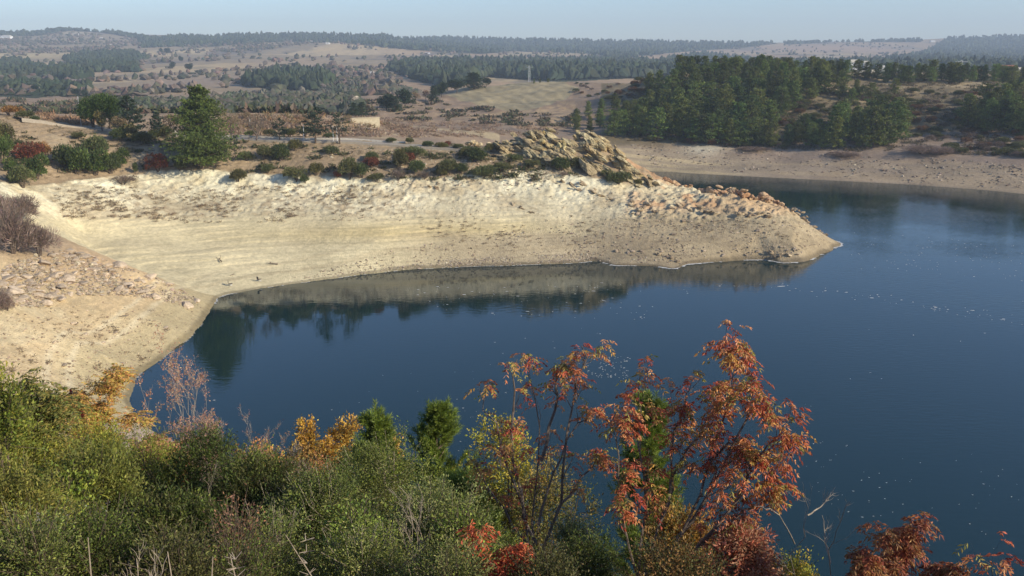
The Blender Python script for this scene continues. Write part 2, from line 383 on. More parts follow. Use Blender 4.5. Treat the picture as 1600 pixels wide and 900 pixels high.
# ---------------------------------------------------------------- terrain mesh with soil colours
UU, YY = np.meshgrid(Ug, Yr); XX = UU * (YY + OFF)
Z, S, PX, PY = height(XX, YY)
def mixc(c, new, m): return c * (1 - m[..., None]) + np.array(new)[None, None, :] * m[..., None]
FORESTS = {
 'ridge': [(215, 62), (300, 55), (330, 60), (360, 52), (430, 44), (560, 50), (800, 57), (1060, 60), (1200, 61), (1215, 68), (1160, 75), (1080, 80), (990, 90), (940, 88), (900, 84), (800, 80), (760, 84), (640, 78), (540, 68), (440, 66), (330, 72), (220, 75)],
 'valley': [(600, 107), (650, 98), (720, 97), (800, 96), (900, 94), (990, 90), (1010, 100), (1100, 84), (1200, 98), (1300, 99), (1400, 93), (1450, 80), (1480, 58), (1600, 52), (1800, 52), (1800, 118), (1600, 118), (1300, 118), (1100, 112), (1000, 122), (870, 126), (760, 122), (720, 136), (690, 136), (640, 122)],
 'patch': [(100, 94), (130, 85), (205, 83), (232, 92), (212, 97), (215, 113), (150, 113), (110, 104)],
 'left': [(0, 97), (30, 95), (60, 107), (100, 108), (142, 117), (142, 127), (110, 128), (60, 122), (0, 124), (-100, 124), (-100, 97)],
 'spur': [(380, 135), (400, 124), (430, 116), (500, 115), (512, 124), (520, 135), (500, 143), (440, 140)],
 'slope': [(500, 126), (560, 128), (620, 140), (660, 148), (620, 160), (570, 158), (500, 148)],
 'bushes': [(190, 165), (330, 160), (370, 150), (420, 148), (480, 150), (560, 160), (560, 180), (400, 180), (200, 178)],
 'summit': [(-100, 54), (30, 52), (80, 49), (110, 43), (160, 46), (190, 52), (230, 60), (230, 63), (160, 51), (110, 48), (60, 56), (-100, 60)],
 'leftbelt': [(0, 132), (80, 135), (140, 142), (140, 150), (70, 146), (0, 142)],
 'lefthedge': [(0, 146), (60, 150), (125, 158), (125, 165), (60, 160), (0, 156)],
 'skyright': [(1215, 62), (1240, 66), (1300, 60), (1370, 60), (1440, 58), (1440, 66), (1300, 66), (1230, 70)],
}
def terrain_colors(x, y, z, s, px, py):
    n = fbm(x / 14, y / 14, 4, 201); nf = fbm(x / 2.2, y / 2.2, 4, 203); nb = fbm(x / 40, y / 40, 3, 205)
    c = np.zeros(x.shape + (3,)); c[:] = (0.36, 0.27, 0.18)
    yb = PL(px, YB)
    d = py - yb + 5 * nf
    zoneA = (y < 232) & (px < 1340) & (y > 52)
    # bench soil and dry grass
    c = mixc(c, (0.33, 0.245, 0.165), np.where(zoneA, 1.0, 0)); c = mixc(c, (0.44, 0.35, 0.24), np.where(zoneA, sm(0.0, 0.5, n + 0.3 * nf), 0))
    low = np.where(zoneA & (y > 104), sm(-4, 3, d), 0)
    c = mixc(c, (0.60, 0.52, 0.37), low)
    # white rock bank
    wb = low * sm(62, 16, d) * sm(-0.5, 0.3, nf + 0.4 * n) * sm(1060, 960, px)
    c = mixc(c, (0.76, 0.70, 0.54), wb * 0.9)
    # brown tufty scatter on the slope
    tuft = low * sm(20, 35, py - 280 + 0 * d) * sm(350, 335, py) * sm(30, 120, px) * sm(760, 560, px) * sm(0.12, 0.35, fbm(x / 1.4, y / 0.8, 3, 211))
    c = mixc(c, (0.40, 0.31, 0.21), tuft * 0.75)
    # smooth sand
    sand = low * sm(330, 350, py + 6 * n) * sm(1000, 700, px)
    c = mixc(c, (0.64, 0.55, 0.37), sand)
    yel = low * np.exp(-((px - 640) / 260.) ** 2 - ((py - 362 + (px - 640) * 0.02) / 14.) ** 2)
    c = mixc(c, (0.62, 0.49, 0.26), np.clip(yel, 0, 1) * 0.8)
    # grey stony lower slope
    gs = low * sm(560, 760, px) * sm(356, 378, py + 10 * n + 8 * nf)
    c = mixc(c, (0.38, 0.30, 0.205), gs * 0.75)
    g2 = low * sm(880, 1000, px) * sm(325, 350, py + 12 * n)
    c = mixc(c, (0.345, 0.27, 0.18), g2 * 0.85)
    grb = low * sm(-0.1, 0.3, fbm(x / 8, y / 2.5, 3, 219)) * sm(800, 900, px + 0 * py) * sm(340, 360, py)
    c = mixc(c, (0.30, 0.24, 0.17), grb * 0.45)
    cr = low * sm(0.45, 0.75, fbm(x / 4.0, y / 1.6, 5, 77, ridged=True, gain=0.7)) * sm(345, 320, py)
    c = mixc(c, (0.34, 0.27, 0.19), cr * 0.7)
    pt = low * sm(0.05, 0.4, fbm(x / 7, y / 3.0, 4, 221)); c = mixc(c, (0.45, 0.365, 0.25), pt * 0.6 * (1 - 0.75 * sand))
    # bands on the beach parallel to the water
    band = np.sin(s * 2.1 + 2.5 * n + 1.2 * nf)
    c = mixc(c, (0.43, 0.34, 0.22), np.where(zoneA & (y > 100), sm(0.2, 1, band) * sm(9, 5, s) * sm(0.6, 2, s) * 0.35, 0))
    ln = sm(0.75, 0.97, np.sin(z * 8.5 + 1.2 * n + 0.5 * nf)); ln2 = sm(0.8, 0.97, np.sin(z * 21 + 2 * n))
    c = c * (1 - (low * sm(0.3, 1.0, z) * sm(7.5, 5.5, z) * (0.13 * ln + 0.09 * ln2) * sm(-0.35, 0.2, fbm(x / 9, y / 9, 2, 225)))[..., None])
    # orange earth on the peninsula
    org = np.where(zoneA, sm(930, 1010, px) * sm(345, 318, py + 8 * n) * sm(-0.35, 0.25, nf * 0.7 + n), 0)
    c = mixc(c, (0.50, 0.29, 0.165), org * 0.85)
    org2 = np.where(zoneA, sm(1090, 1150, px) * sm(345, 325, py + 8 * n), 0); c = mixc(c, (0.50, 0.325, 0.19), org2 * 0.65)
    # left foreland
    fl = np.where((y < 109) & (px < 420) & (y > 40), 1.0, 0)
    c = mixc(c, (0.54, 0.415, 0.26), fl); c = mixc(c, (0.47, 0.32, 0.20), fl * sm(-0.1, 0.5, n) * 0.7)
    c = mixc(c, (0.58, 0.47, 0.31), fl * sm(0.1, 0.5, -n + 0.5 * nf))
    c = mixc(c, (0.46, 0.375, 0.235), fl * sm(7, 3, s))
    trk = fl * (np.exp(-((s - 4.6 - 0.3 * n) / 0.3) ** 2) + np.exp(-((s - 6.2 - 0.3 * n) / 0.25) ** 2)); c = mixc(c, (0.62, 0.53, 0.38), np.clip(trk, 0, 1) * 0.7)
    c = mixc(c, (0.33, 0.255, 0.19), fl * sm(415, 380, py) * sm(140, 60, px) * 0.8)
    # pinkish gravel at the foot of the slope
    c = mixc(c, (0.45, 0.34, 0.27), np.where((y < 64) & (x > -32) & (y > 45) & (s < 9), 1.0, 0) * 0.8)
    # wet rim and the pale scum line just above it
    rim = np.where(y < 200, 1.0, 0)
    c = c * (1 - 0.5 * (rim * sm(0.75, 0.2, s))[..., None])
    # near hillside: dark humus
    nh = np.where(y < 44, 1.0, 0) * sm(50, 38, y)
    c = mixc(c, (0.10, 0.075, 0.045), nh); c = mixc(c, (0.21, 0.165, 0.10), nh * sm(0, 0.5, nf))
    # ---- behind the road
    mid = sm(160, 172, y) * np.where((px < 1000) | (y > 235), 1.0, 0) * np.where((y > 235) | (px < 850), 1, 0)
    c = mixc(c, (0.30, 0.215, 0.155), mid)
    c = mixc(c, (0.40, 0.285, 0.185), mid * np.where(px < 560, 1, 0) * sm(-0.3, 0.2, nf + n) * sm(235, 200, y))
    c = mixc(c, (0.24, 0.185, 0.15), mid * np.where((px > 480) & (px < 900) & (y > 195) & (y < 300), 1.0, 0) * sm(-0.2, 0.3, fbm(x / 60, y / 18, 3, 231)) * 0.9)
    c = mixc(c, (0.42, 0.335, 0.22), mid * np.where((px > 560) & (px < 780) & (y < 250), 1.0, 0) * sm(0, 0.4, fbm(x / 30, y / 9, 3, 233)))
    c = mixc(c, (0.46, 0.33, 0.20), mid * np.where((px > 600) & (px < 900) & (y > 285) & (y < 350), 1.0, 0) * sm(-0.1, 0.4, nf + n) * 0.8)
    dome = np.where((y > 320) & (y < 470), 1.0, 0) * sm(0, 14, py - PL(px, [(600, 175), (690, 150), (760, 128), (900, 126), (960, 130)])) * 0
    fieldm = np.where(inpoly(px, py, [(690, 148), (740, 135), (790, 129), (880, 130), (905, 138), (880, 158), (840, 172), (800, 176), (745, 165)]) & (y < 520), 1.0, 0)
    c = mixc(c, (0.335, 0.275, 0.175), fieldm)
    c = c * (1 + (fieldm * 0.10 * np.sin((x * 0.8 + y * 0.25) * 1.1))[..., None])
    # far shore beach
    fs = np.where((y > 190) & (y < 262) & (px > 940), 1.0, 0)
    c = mixc(c, (0.47, 0.37, 0.235), fs); c = mixc(c, (0.35, 0.265, 0.19), fs * sm(1080, 1300, px) * 0.85)
    c = mixc(c, (0.30, 0.235, 0.185), fs * sm(-0.1, 0.4, fbm(x / 30, s / 2.0, 3, 241)) * 0.7)
    c = mixc(c, (0.27, 0.20, 0.17), fs * sm(14, 20, s + 3 * n) * 0.7)
    c = mixc(c, (0.62, 0.56, 0.45), fs * np.exp(-((px - 1100) / 30.) ** 2 - ((py - 232) / 9.) ** 2))
    # hill under the wood
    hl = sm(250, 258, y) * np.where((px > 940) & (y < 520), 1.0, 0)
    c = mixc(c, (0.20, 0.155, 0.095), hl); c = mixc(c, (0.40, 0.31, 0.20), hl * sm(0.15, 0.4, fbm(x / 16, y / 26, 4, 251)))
    # ---- far country
    fr = sm(480, 640, y)
    c = mixc(c, (0.33, 0.25, 0.165), fr)
    f1 = fbm(x / 150, y / 260, 3, 261); f2 = fbm(x / 90, y / 200, 3, 263); f3 = fbm(x / 25, y / 60, 4, 265)
    c = mixc(c, (0.48, 0.36, 0.22), fr * sm(0.12, 0.22, f1)); c = mixc(c, (0.23, 0.18, 0.15), fr * sm(0.1, 0.3, f2 + 0.3 * f3) * sm(0.2, 0.1, f1))
    c = mixc(c, (0.40, 0.26, 0.17), fr * sm(560, 660, px) * 0.6 * sm(0.3, 0.1, f2))
    c = mixc(c, (0.17, 0.15, 0.12), fr * sm(0.0, 0.4, f3 + 0.4 * f2) * 0.55)
    for (a, b, rx, ry, cc) in [(450, 100, 70, 6, (0.40, 0.29, 0.2)), (300, 80, 22, 3.5, (0.55, 0.42, 0.24)), (240, 82, 25, 3, (0.5, 0.38, 0.23)), (400, 66, 22, 3.5, (0.5, 0.38, 0.25)), (40, 86, 60, 4, (0.52, 0.41, 0.24)),
                               (150, 116, 45, 4, (0.48, 0.35, 0.24)), (60, 146, 90, 3.5, (0.47, 0.34, 0.22)), (330, 128, 120, 10, (0.34, 0.25, 0.19)), (120, 52, 22, 3, (0.48, 0.4, 0.3)), (860, 85, 80, 2.5, (0.45, 0.36, 0.22)),
                               (580, 110, 40, 6, (0.47, 0.33, 0.21)), (440, 168, 40, 4, (0.55, 0.41, 0.28)), (1300, 76, 110, 5, (0.42, 0.28, 0.2)), (1130, 92, 40, 3, (0.45, 0.34, 0.24)), (1290, 92, 25, 3, (.42, .34, .25))]:
        mk = np.exp(-(np.abs((px - a) / rx) ** 4) - np.abs((py - b) / ry) ** 4)
        c = mixc(c, cc, fr * mk * 0.85)
    for k, poly in FORESTS.items():
        if k in ('bushes', 'slope'): continue
        c = mixc(c, (0.045, 0.055, 0.03), np.where(inpoly(px, py, poly) & (y > 500), 1.0, 0))
    lake = sm(0.0, -1.0, s); c = mixc(c, (0.16, 0.13, 0.08), lake)
    c = c * np.array([1.0, 1.0, 0.91])
    return np.clip(c, 0.01, 0.85)
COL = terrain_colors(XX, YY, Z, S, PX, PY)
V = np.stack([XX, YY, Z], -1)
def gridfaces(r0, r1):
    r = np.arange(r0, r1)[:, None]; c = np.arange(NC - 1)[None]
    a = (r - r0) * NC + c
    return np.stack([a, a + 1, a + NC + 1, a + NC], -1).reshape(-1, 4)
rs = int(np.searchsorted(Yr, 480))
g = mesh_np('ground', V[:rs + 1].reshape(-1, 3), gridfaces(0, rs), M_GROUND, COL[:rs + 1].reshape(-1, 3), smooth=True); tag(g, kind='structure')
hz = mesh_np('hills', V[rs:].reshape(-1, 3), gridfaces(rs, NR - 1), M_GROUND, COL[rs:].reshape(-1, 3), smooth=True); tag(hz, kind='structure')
wv = np.array([(-60, 20, 0), (420, -100, 0), (420, 300, 0), (-60, 300, 0)], float)
wa = mesh_np('lake_water', wv, np.array([[0, 1, 2, 3]]), M_WATER); tag(wa, kind='structure')

# ---------------------------------------------------------------- haze
def haze():
    m = bpy.data.materials.new('haze_air'); m.use_nodes = True; t = m.node_tree; t.nodes.clear()
    o = t.nodes.new('ShaderNodeOutputMaterial'); v = t.nodes.new('ShaderNodeVolumePrincipled')
    v.inputs['Density'].default_value = 0.00025; v.inputs['Color'].default_value = (0.70, 0.84, 1.0, 1); v.inputs['Anisotropy'].default_value = 0.0
    t.links.new(v.outputs[0], o.inputs['Volume'])
    x0, x1, y0, y1, z0, z1 = -4300, 4300, -60, 4400, -8, 190
    V = np.array([(x, y, z) for z in (z0, z1) for y in (y0, y1) for x in (x0, x1)], float)
    Fq = np.array([[0, 2, 3, 1], [4, 5, 7, 6], [0, 1, 5, 4], [2, 6, 7, 3], [0, 4, 6, 2], [1, 3, 7, 5]])
    tag(mesh_np('haze', V, Fq, m), kind='stuff')
haze()
print('terrain', Z.shape, 'zmax', Z.max())
#==OBJECTS==
# ---------------------------------------------------------------- leaf, bark, rock materials
def leaf_mat(name, trans=0.3, rough=0.6):
    m, t, b = node_mat(name); N = t.nodes; L = t.links
    a = N.new('ShaderNodeVertexColor'); a.layer_name = 'Col'
    oi = N.new('ShaderNodeObjectInfo')
    mu = N.new('ShaderNodeMix'); mu.data_type = 'RGBA'; mu.blend_type = 'MULTIPLY'; mu.inputs[0].default_value = 1
    L.new(a.outputs['Color'], mu.inputs[6]); L.new(oi.outputs['Color'], mu.inputs[7])
    L.new(mu.outputs[2], b.inputs['Base Color']); b.inputs['Roughness'].default_value = rough; b.inputs['Specular IOR Level'].default_value = 0.3
    tr = N.new('ShaderNodeBsdfTranslucent'); L.new(mu.outputs[2], tr.inputs['Color'])
    ms = N.new('ShaderNodeMixShader'); ms.inputs[0].default_value = trans
    L.new(b.outputs[0], ms.inputs[1]); L.new(tr.outputs[0], ms.inputs[2]); L.new(ms.outputs[0], N['Material Output'].inputs['Surface'])
    return m
def noise_mat(name, c1, c2, scale, rough=0.9, bump=0.3, vcol=False, dist=0.05, space='Object'):
    m, t, b = node_mat(name); N = t.nodes; L = t.links
    tc = N.new('ShaderNodeTexCoord'); n = N.new('ShaderNodeTexNoise'); n.inputs['Scale'].default_value = scale; n.inputs['Detail'].default_value = 7; n.inputs['Roughness'].default_value = 0.65
    L.new(tc.outputs[space], n.inputs['Vector'])
    cr = N.new('ShaderNodeValToRGB'); cr.color_ramp.elements[0].position = 0.35; cr.color_ramp.elements[1].position = 0.65
    cr.color_ramp.elements[0].color = (*c1, 1); cr.color_ramp.elements[1].color = (*c2, 1); L.new(n.outputs['Fac'], cr.inputs[0])
    out = cr.outputs[0]
    if vcol:
        a = N.new('ShaderNodeVertexColor'); a.layer_name = 'Col'
        mu = N.new('ShaderNodeMix'); mu.data_type = 'RGBA'; mu.blend_type = 'MULTIPLY'; mu.inputs[0].default_value = 1
        L.new(out, mu.inputs[6]); L.new(a.outputs['Color'], mu.inputs[7]); out = mu.outputs[2]
    oi = N.new('ShaderNodeObjectInfo'); m2 = N.new('ShaderNodeMix'); m2.data_type = 'RGBA'; m2.blend_type = 'MULTIPLY'; m2.inputs[0].default_value = 1
    L.new(out, m2.inputs[6]); L.new(oi.outputs['Color'], m2.inputs[7])
    L.new(m2.outputs[2], b.inputs['Base Color']); b.inputs['Roughness'].default_value = rough; b.inputs['Specular IOR Level'].default_value = 0.2
    if bump:
        bp = N.new('ShaderNodeBump'); bp.inputs['Strength'].default_value = bump; bp.inputs['Distance'].default_value = dist; L.new(n.outputs['Fac'], bp.inputs['Height']); L.new(bp.outputs[0], b.inputs['Normal'])
    return m
M_LEAF = leaf_mat('leaf', 0.30); M_NEEDLE = leaf_mat('needle', 0.22, 0.5)
M_FAR = leaf_mat('far_foliage', 0.0, 0.9)
M_BARK = noise_mat('bark', (0.07, 0.05, 0.035), (0.17, 0.13, 0.095), 9)
M_TWIG = noise_mat('pale_twig', (0.24, 0.19, 0.14), (0.42, 0.35, 0.27), 12)
M_REDBARK = noise_mat('grey_bark', (0.11, 0.085, 0.07), (0.24, 0.19, 0.155), 14)
M_ROCK = noise_mat('rock', (0.50, 0.47, 0.44), (1.08, 1.06, 1.02), 1.6, bump=0.9, dist=0.18, vcol=True)
M_STONE = noise_mat('stone', (0.33, 0.27, 0.20), (0.52, 0.44, 0.33), 2.5, bump=0.6, dist=0.08)

# ---------------------------------------------------------------- geometry generators
def unit(v): return v / (np.linalg.norm(v, axis=-1, keepdims=True) + 1e-9)
def rdir(n, r=rng):
    return unit(r.normal(size=(n, 3)))
def rhombs(P, D, L, W, r=rng, fold=0.25):
    """leaf-shaped quads: base P, direction D, length L, width W"""
    n = len(P); s = unit(np.cross(D, rdir(n, r))); nn = np.cross(D, s)
    L = np.broadcast_to(L, (n,))[:, None]; W = np.broadcast_to(W, (n,))[:, None]
    m = P + D * L * 0.5 + nn * W * fold
    V = np.stack([P, m + s * W * 0.5, P + D * L, m - s * W * 0.5], 1).reshape(-1, 3)
    Fc = np.arange(4 * n).reshape(-1, 4)
    return V, Fc
def lcol(n, base, var=0.25, hue=0.08, r=rng, k=4):
    base = np.atleast_2d(np.array(base, float)); idx = r.integers(0, len(base), n)
    c = base[idx] * (1 + r.uniform(-var, var, (n, 1))) * (1 + r.uniform(-hue, hue, (n, 3)))
    return np.repeat(np.clip(c, 0, 1), k, 0)
def tube(pts, rad, k=5):
    pts = np.asarray(pts, float); n = len(pts); rad = np.asarray(rad, float)
    t = np.gradient(pts, axis=0); t = unit(t)
    up = np.array([0.31, 0.95, 0.05]); a = unit(np.cross(t, up)); b = np.cross(t, a)
    an = np.arange(k) / k * 2 * math.pi
    V = pts[:, None] + rad[:, None, None] * (np.cos(an)[None, :, None] * a[:, None] + np.sin(an)[None, :, None] * b[:, None])
    i = np.arange(n - 1)[:, None] * k; j = np.arange(k)[None]; j2 = (j + 1) % k
    Fc = np.stack([i + j, i + j2, i + k + j2, i + k + j], -1).reshape(-1, 4)
    return V.reshape(-1, 3), Fc
def merge(parts):
    V = []; Fq = []; o = 0
    for v, f in parts:
        V.append(v); Fq.append(f + o); o += len(v)
    return np.concatenate(V), np.concatenate(Fq)
def sphere_pts(n, r=rng):
    return rdir(n, r)

def shrub_arrays(seed, n=900, leaf=0.13, flat=0.85, base=(0.06, 0.08, 0.03), lobes=8, var=0.35, aspect=0.6):
    """rounded shrub, radius 1, height about 1.5; returns V,F,col and stem V,F"""
    r = np.random.default_rng(seed)
    c = r.uniform(-0.55, 0.55, (lobes, 3)); c[:, 2] = r.uniform(0.35, 0.95, lobes) * flat; R0 = r.uniform(0.38, 0.6, lobes)
    c[0] = (0, 0, 0.5)
    k = r.integers(0, lobes, n); d = rdir(n, r); d[:, 2] = np.abs(d[:, 2]) * 0.9 + d[:, 2] * 0.1 - 0.15
    d = unit(d)
    rad = R0[k] * r.uniform(0.55, 1.08, n) ** 0.7
    P = c[k] + d * rad[:, None]; P[:, 2] = np.maximum(P[:, 2], 0.02 + 0.1 * r.random(n))
    D = unit(d + 0.8 * rdir(n, r) + np.array([0, 0, 0.35]))
    Ls = leaf * r.uniform(0.6, 1.35, n)
    V, Fq = rhombs(P, D, Ls, Ls * aspect, r)
    tone = 1 + 0.22 * r.normal(size=lobes)
    col = lcol(n, base, var, 0.1, r) * np.repeat(np.clip(tone[k], 0.6, 1.5), 4)[:, None]
    st = [tube(np.array([(0.05 * math.cos(a), 0.05 * math.sin(a), -0.15), (0.2 * math.cos(a), 0.2 * math.sin(a), 0.3), (0.45 * math.cos(a), 0.45 * math.sin(a), 0.75)]), [0.045, 0.03, 0.012], 5) for a in r.uniform(0, 6.28, 5)]
    SV, SF = merge(st)
    return V, Fq, col, SV, SF

def pine_arrays(seed, n_lv=16, br=6, tuft=9, width=0.27, base=((0.055, 0.085, 0.028), (0.075, 0.10, 0.035)), leaf=0.045, droop=0.0, bare=0.12, irregular=0.3, sparse=1.0, flat=0.35, power=0.75):
    """conifer of height 1"""
    r = np.random.default_rng(seed); P = []; T = []; tr = []
    lean = r.uniform(-0.03, 0.03, 2)
    for i in range(n_lv):
        h = bare + (0.97 - bare) * (i + r.uniform(-0.3, 0.3)) / n_lv
        h = min(max(h, bare), 0.97)
        reach = width * (1 - (h - bare) / (1.0 - bare)) ** power + 0.025
        if i < 2: reach *= 0.8
        for j in range(br):
            if r.random() > sparse: continue
            a = r.uniform(0, 6.28); Lb = reach * r.uniform(1 - irregular, 1 + irregular * 0.6)
            rise = Lb * (0.25 + 0.5 * h - droop) * r.uniform(0.6, 1.3)
            p0 = np.array([lean[0] * h, lean[1] * h, h]); p1 = p0 + np.array([math.cos(a) * Lb, math.sin(a) * Lb, rise])
            tr.append(tube(np.array([p0, (p0 + p1) / 2 + [0, 0, -0.01], p1]), [0.006, 0.004, 0.002], 3))
            m = max(3, int(tuft * (0.5 + Lb / width)))
            t = r.uniform(0.3, 1.05, m) ** 0.8; q = p0 + (p1 - p0) * t[:, None] + r.normal(size=(m, 3)) * np.array([1, 1, flat]) * Lb * 0.17
            P.append(q); T.append(np.full(m, i * 100 + j))
    m = 14; q = np.stack([lean[0] + r.normal(size=m) * 0.012, lean[1] + r.normal(size=m) * 0.012, r.uniform(0.92, 1.0, m)], -1); P.append(q); T.append(np.full(m, 9999))
    P = np.concatenate(P); T = np.concatenate(T)
    nt_ = len(P); k = 6
    P2 = np.repeat(P, k, 0); d = unit(rdir(len(P2), r) + np.array([0, 0, 0.55]) + 0.5 * unit(P2 * np.array([1, 1, 0]) + 1e-6))
    Ls = leaf * r.uniform(0.6, 1.3, len(P2))
    V, Fq = rhombs(P2, d, Ls, Ls * 0.42, r)
    tone = np.clip(1 + 0.22 * r.normal(size=20000), 0.6, 1.5)
    col = lcol(len(P2), base, 0.25, 0.08, r) * np.repeat(tone[np.repeat(T, k) % 20000], 4)[:, None]
    tr.append(tube(np.array([(0, 0, -0.03), (lean[0] * .4, lean[1] * .4, 0.4), (lean[0], lean[1], 0.97)]), [0.022, 0.014, 0.003], 6))
    TV, TF = merge(tr)
    return V, Fq, col, TV, TF

def crown_arrays(seed, n=3000, lobes=14, leaf=0.06, base=(0.07, 0.09, 0.03), shape=(0.42, 0.42, 0.36), zc=0.62, sub=0.2, aspect=0.6, trunk_to=0.5, ntr=1, spread=0.1):
    """broad crown on one or more trunks, total height 1"""
    r = np.random.default_rng(seed)
    c = rdir(lobes, r) * r.uniform(0.3, 0.75, (lobes, 1)) * np.array(shape); c[:, 2] += zc; R0 = r.uniform(0.8, 1.25, lobes) * sub
    k = r.integers(0, lobes, n); d = rdir(n, r)
    P = c[k] + d * (R0[k] * r.uniform(0.35, 1.05, n) ** 0.5)[:, None]
    P = P[P[:, 2] > 0.16]; n = len(P); k = k[:n]
    D = unit(unit(P - np.array([0, 0, zc])) + 0.9 * rdir(n, r) + [0, 0, 0.2]); Ls = leaf * r.uniform(0.6, 1.3, n)
    V, Fq = rhombs(P, D, Ls, Ls * aspect, r)
    tone = np.clip(1 + 0.2 * r.normal(size=lobes), 0.6, 1.4)
    col = lcol(n, base, 0.3, 0.1, r) * np.repeat(tone[k], 4)[:, None]
    tr = []
    for q in range(ntr):
        a = r.uniform(0, 6.28); o = np.array([math.cos(a), math.sin(a), 0]) * spread * (ntr > 1)
        tr.append(tube(np.array([o * 0.5 + [0, 0, -0.03], o + [0.01, 0, trunk_to * 0.5], o * 1.3 + [0, 0, trunk_to]]), [0.028, 0.02, 0.014], 6))
    for i in range(min(lobes, 12)):
        s0 = np.array([0, 0, trunk_to * 0.75]); tr.append(tube(np.array([s0, (s0 + c[i]) / 2 + [0, 0, -.02], c[i]]), [0.013, 0.008, 0.004], 4))
    TV, TF = merge(tr); return V, Fq, col, TV, TF

def branch_tree(seed, stems, depth=3, shrink2=None, kids=5, wander=0.18, up=0.15, shrink=0.55, rr=0.5, seg=6, angle=0.8, minlen=0.12, kid_from=0.25):
    """stems: list of (points array, base radius). Returns polylines and tip list (pos, dir, depth)"""
    r = np.random.default_rng(seed); lines = []; tips = []
    def child(P, rad, lv, L):
        m = len(P)
        for q in range(kids if lv < depth else 0):
            t = r.uniform(kid_from, 0.97); i = min(int(t * (m - 1)), m - 2); f = t * (m - 1) - i
            p = P[i] * (1 - f) + P[i + 1] * f; d0 = unit(P[i + 1] - P[i])
            a = unit(np.cross(d0, rdir(1, r)[0])); ang = angle * r.uniform(0.6, 1.3)
            d = unit(d0 * math.cos(ang) + a * math.sin(ang))
            Lc = L * (shrink if lv == 0 or shrink2 is None else shrink2) * r.uniform(0.6, 1.25) * (1.15 - 0.6 * t)
            if Lc < minlen: Lc = minlen
            rc = max(rad * (1 - 0.7 * t) * rr, 0.0015)
            pts = [p]; dd = d
            for s in range(seg):
                dd = unit(dd + r.normal(size=3) * wander + np.array([0, 0, up])); pts.append(pts[-1] + dd * Lc / seg)
            pts = np.array(pts); lines.append((pts, np.linspace(rc, rc * 0.35, len(pts))))
            tips.append((pts, dd, lv + 1)); child(pts, rc, lv + 1, Lc)
    for P, rad in stems:
        P = np.asarray(P, float); L = np.linalg.norm(np.diff(P, axis=0), axis=1).sum()
        # refine & wander
        t = np.linspace(0, 1, 10); src = np.linspace(0, 1, len(P))
        Q = np.stack([np.interp(t, src, P[:, i]) for i in range(3)], -1); w_ = r.normal(size=(10, 3)) * L * 0.012; w_[0] = 0; Q = Q + w_
        lines.append((Q, np.linspace(rad, max(rad * 0.18, 0.002), 10))); tips.append((Q, unit(Q[-1] - Q[-2]), 0)); child(Q, rad, 0, L)
    return lines, tips
def lines_mesh(lines, scale=1.0):
    return merge([tube(p, r_ * scale, 5 if r_[0] > 0.008 else 3) for p, r_ in lines])

def rock_arrays(seed, sub=3, cuts=9, noise=0.07, stretch=(1, 1, 0.75), grain=1.0):
    r = np.random.default_rng(seed)
    import bmesh
    bm = bmesh.new(); bmesh.ops.create_icosphere(bm, subdivisions=sub, radius=1.0)
    V = np.array([v.co[:] for v in bm.verts]); Fq = np.array([[v.index for v in f.verts] for f in bm.faces]); bm.free()
    V = V * (1 + 0.18 * fbm(V[:, 0] * 1.1 + seed, V[:, 1] * 1.1, 2, seed, z=V[:, 2] * 1.1))[:, None]
    for _ in range(cuts):
        n = rdir(1, r)[0]; dd = r.uniform(0.45, 0.8); k = V @ n - dd; V = V - np.maximum(k, 0)[:, None] * n
    V = V + unit(V) * (noise * fbm(V[:, 0] * 3 * grain, V[:, 1] * 3 * grain, 3, seed + 3, z=V[:, 2] * 3 * grain, ridged=True))[:, None]
    return V * np.array(stretch), Fq

# ---------------------------------------------------------------- object builders
def empty(name, loc, rz=0.0, s=1.0):
    o = bpy.data.objects.new(name, None); C.objects.link(o); o.location = loc; o.rotation_euler = (0, 0, rz); o.scale = s if hasattr(s, '__len__') else (s, s, s); o.empty_display_size = 0.3
    return o
def make_me(name, V, Fq, mat, col=None, smooth=False): return mesh_np(name, V, Fq, mat, col, smooth, link=False)
def plant(name, crown_me, trunk_me, loc, rz, s, label, cat, group=None, color=None, crown_name='crown', trunk_name='trunk'):
    e = empty(name, loc, rz, s); tag(e, label, cat, group)
    for nm, me in ((crown_name, crown_me), (trunk_name, trunk_me)):
        if me is None: continue
        o = bpy.data.objects.new(nm, me); C.objects.link(o); o.parent = e
        if color is not None and me is crown_me: o.color = (*color, 1)
    return e
def single(name, me, loc, rz, s, label, cat, group=None, color=None):
    o = bpy.data.objects.new(name, me); C.objects.link(o); o.location = loc; o.rotation_euler = (0, 0, rz); o.scale = s if hasattr(s, '__len__') else (s, s, s)
    tag(o, label, cat, group)
    if color is not None: o.color = (*color, 1)
    return o
def mpp(loc):   # metres per 1600-scale pixel
    dep = loc[1] * CP - (loc[2] - H) * SP; return dep / F

# ---------------------------------------------------------------- prototypes
G = (1, 1, 1)
def shr(seed, **k):
    V, Fq, col, SV, SF = shrub_arrays(seed, **k); return make_me('shrub_foliage', V, Fq, M_LEAF, col), make_me('shrub_stem', SV, SF, M_BARK)
SHRUB = [shr(s, n=2600, leaf=0.12, lobes=11, flat=0.8, base=((0.10, 0.12, 0.04), (0.13, 0.135, 0.05))) for s in (1, 2, 3, 4)]
SHRUB_RED = [shr(s, n=2200, leaf=0.13, base=((0.22, 0.06, 0.035), (0.16, 0.07, 0.03))) for s in (5, 6)]
SHRUB_ORG = [shr(s, n=2200, leaf=0.13, base=((0.34, 0.17, 0.05), (0.26, 0.15, 0.05))) for s in (7, 8)]
SHRUB_DRY = [shr(s, n=1100, leaf=0.22, base=((0.22, 0.17, 0.13), (0.17, 0.13, 0.10)), aspect=0.18) for s in (9, 10, 11)]
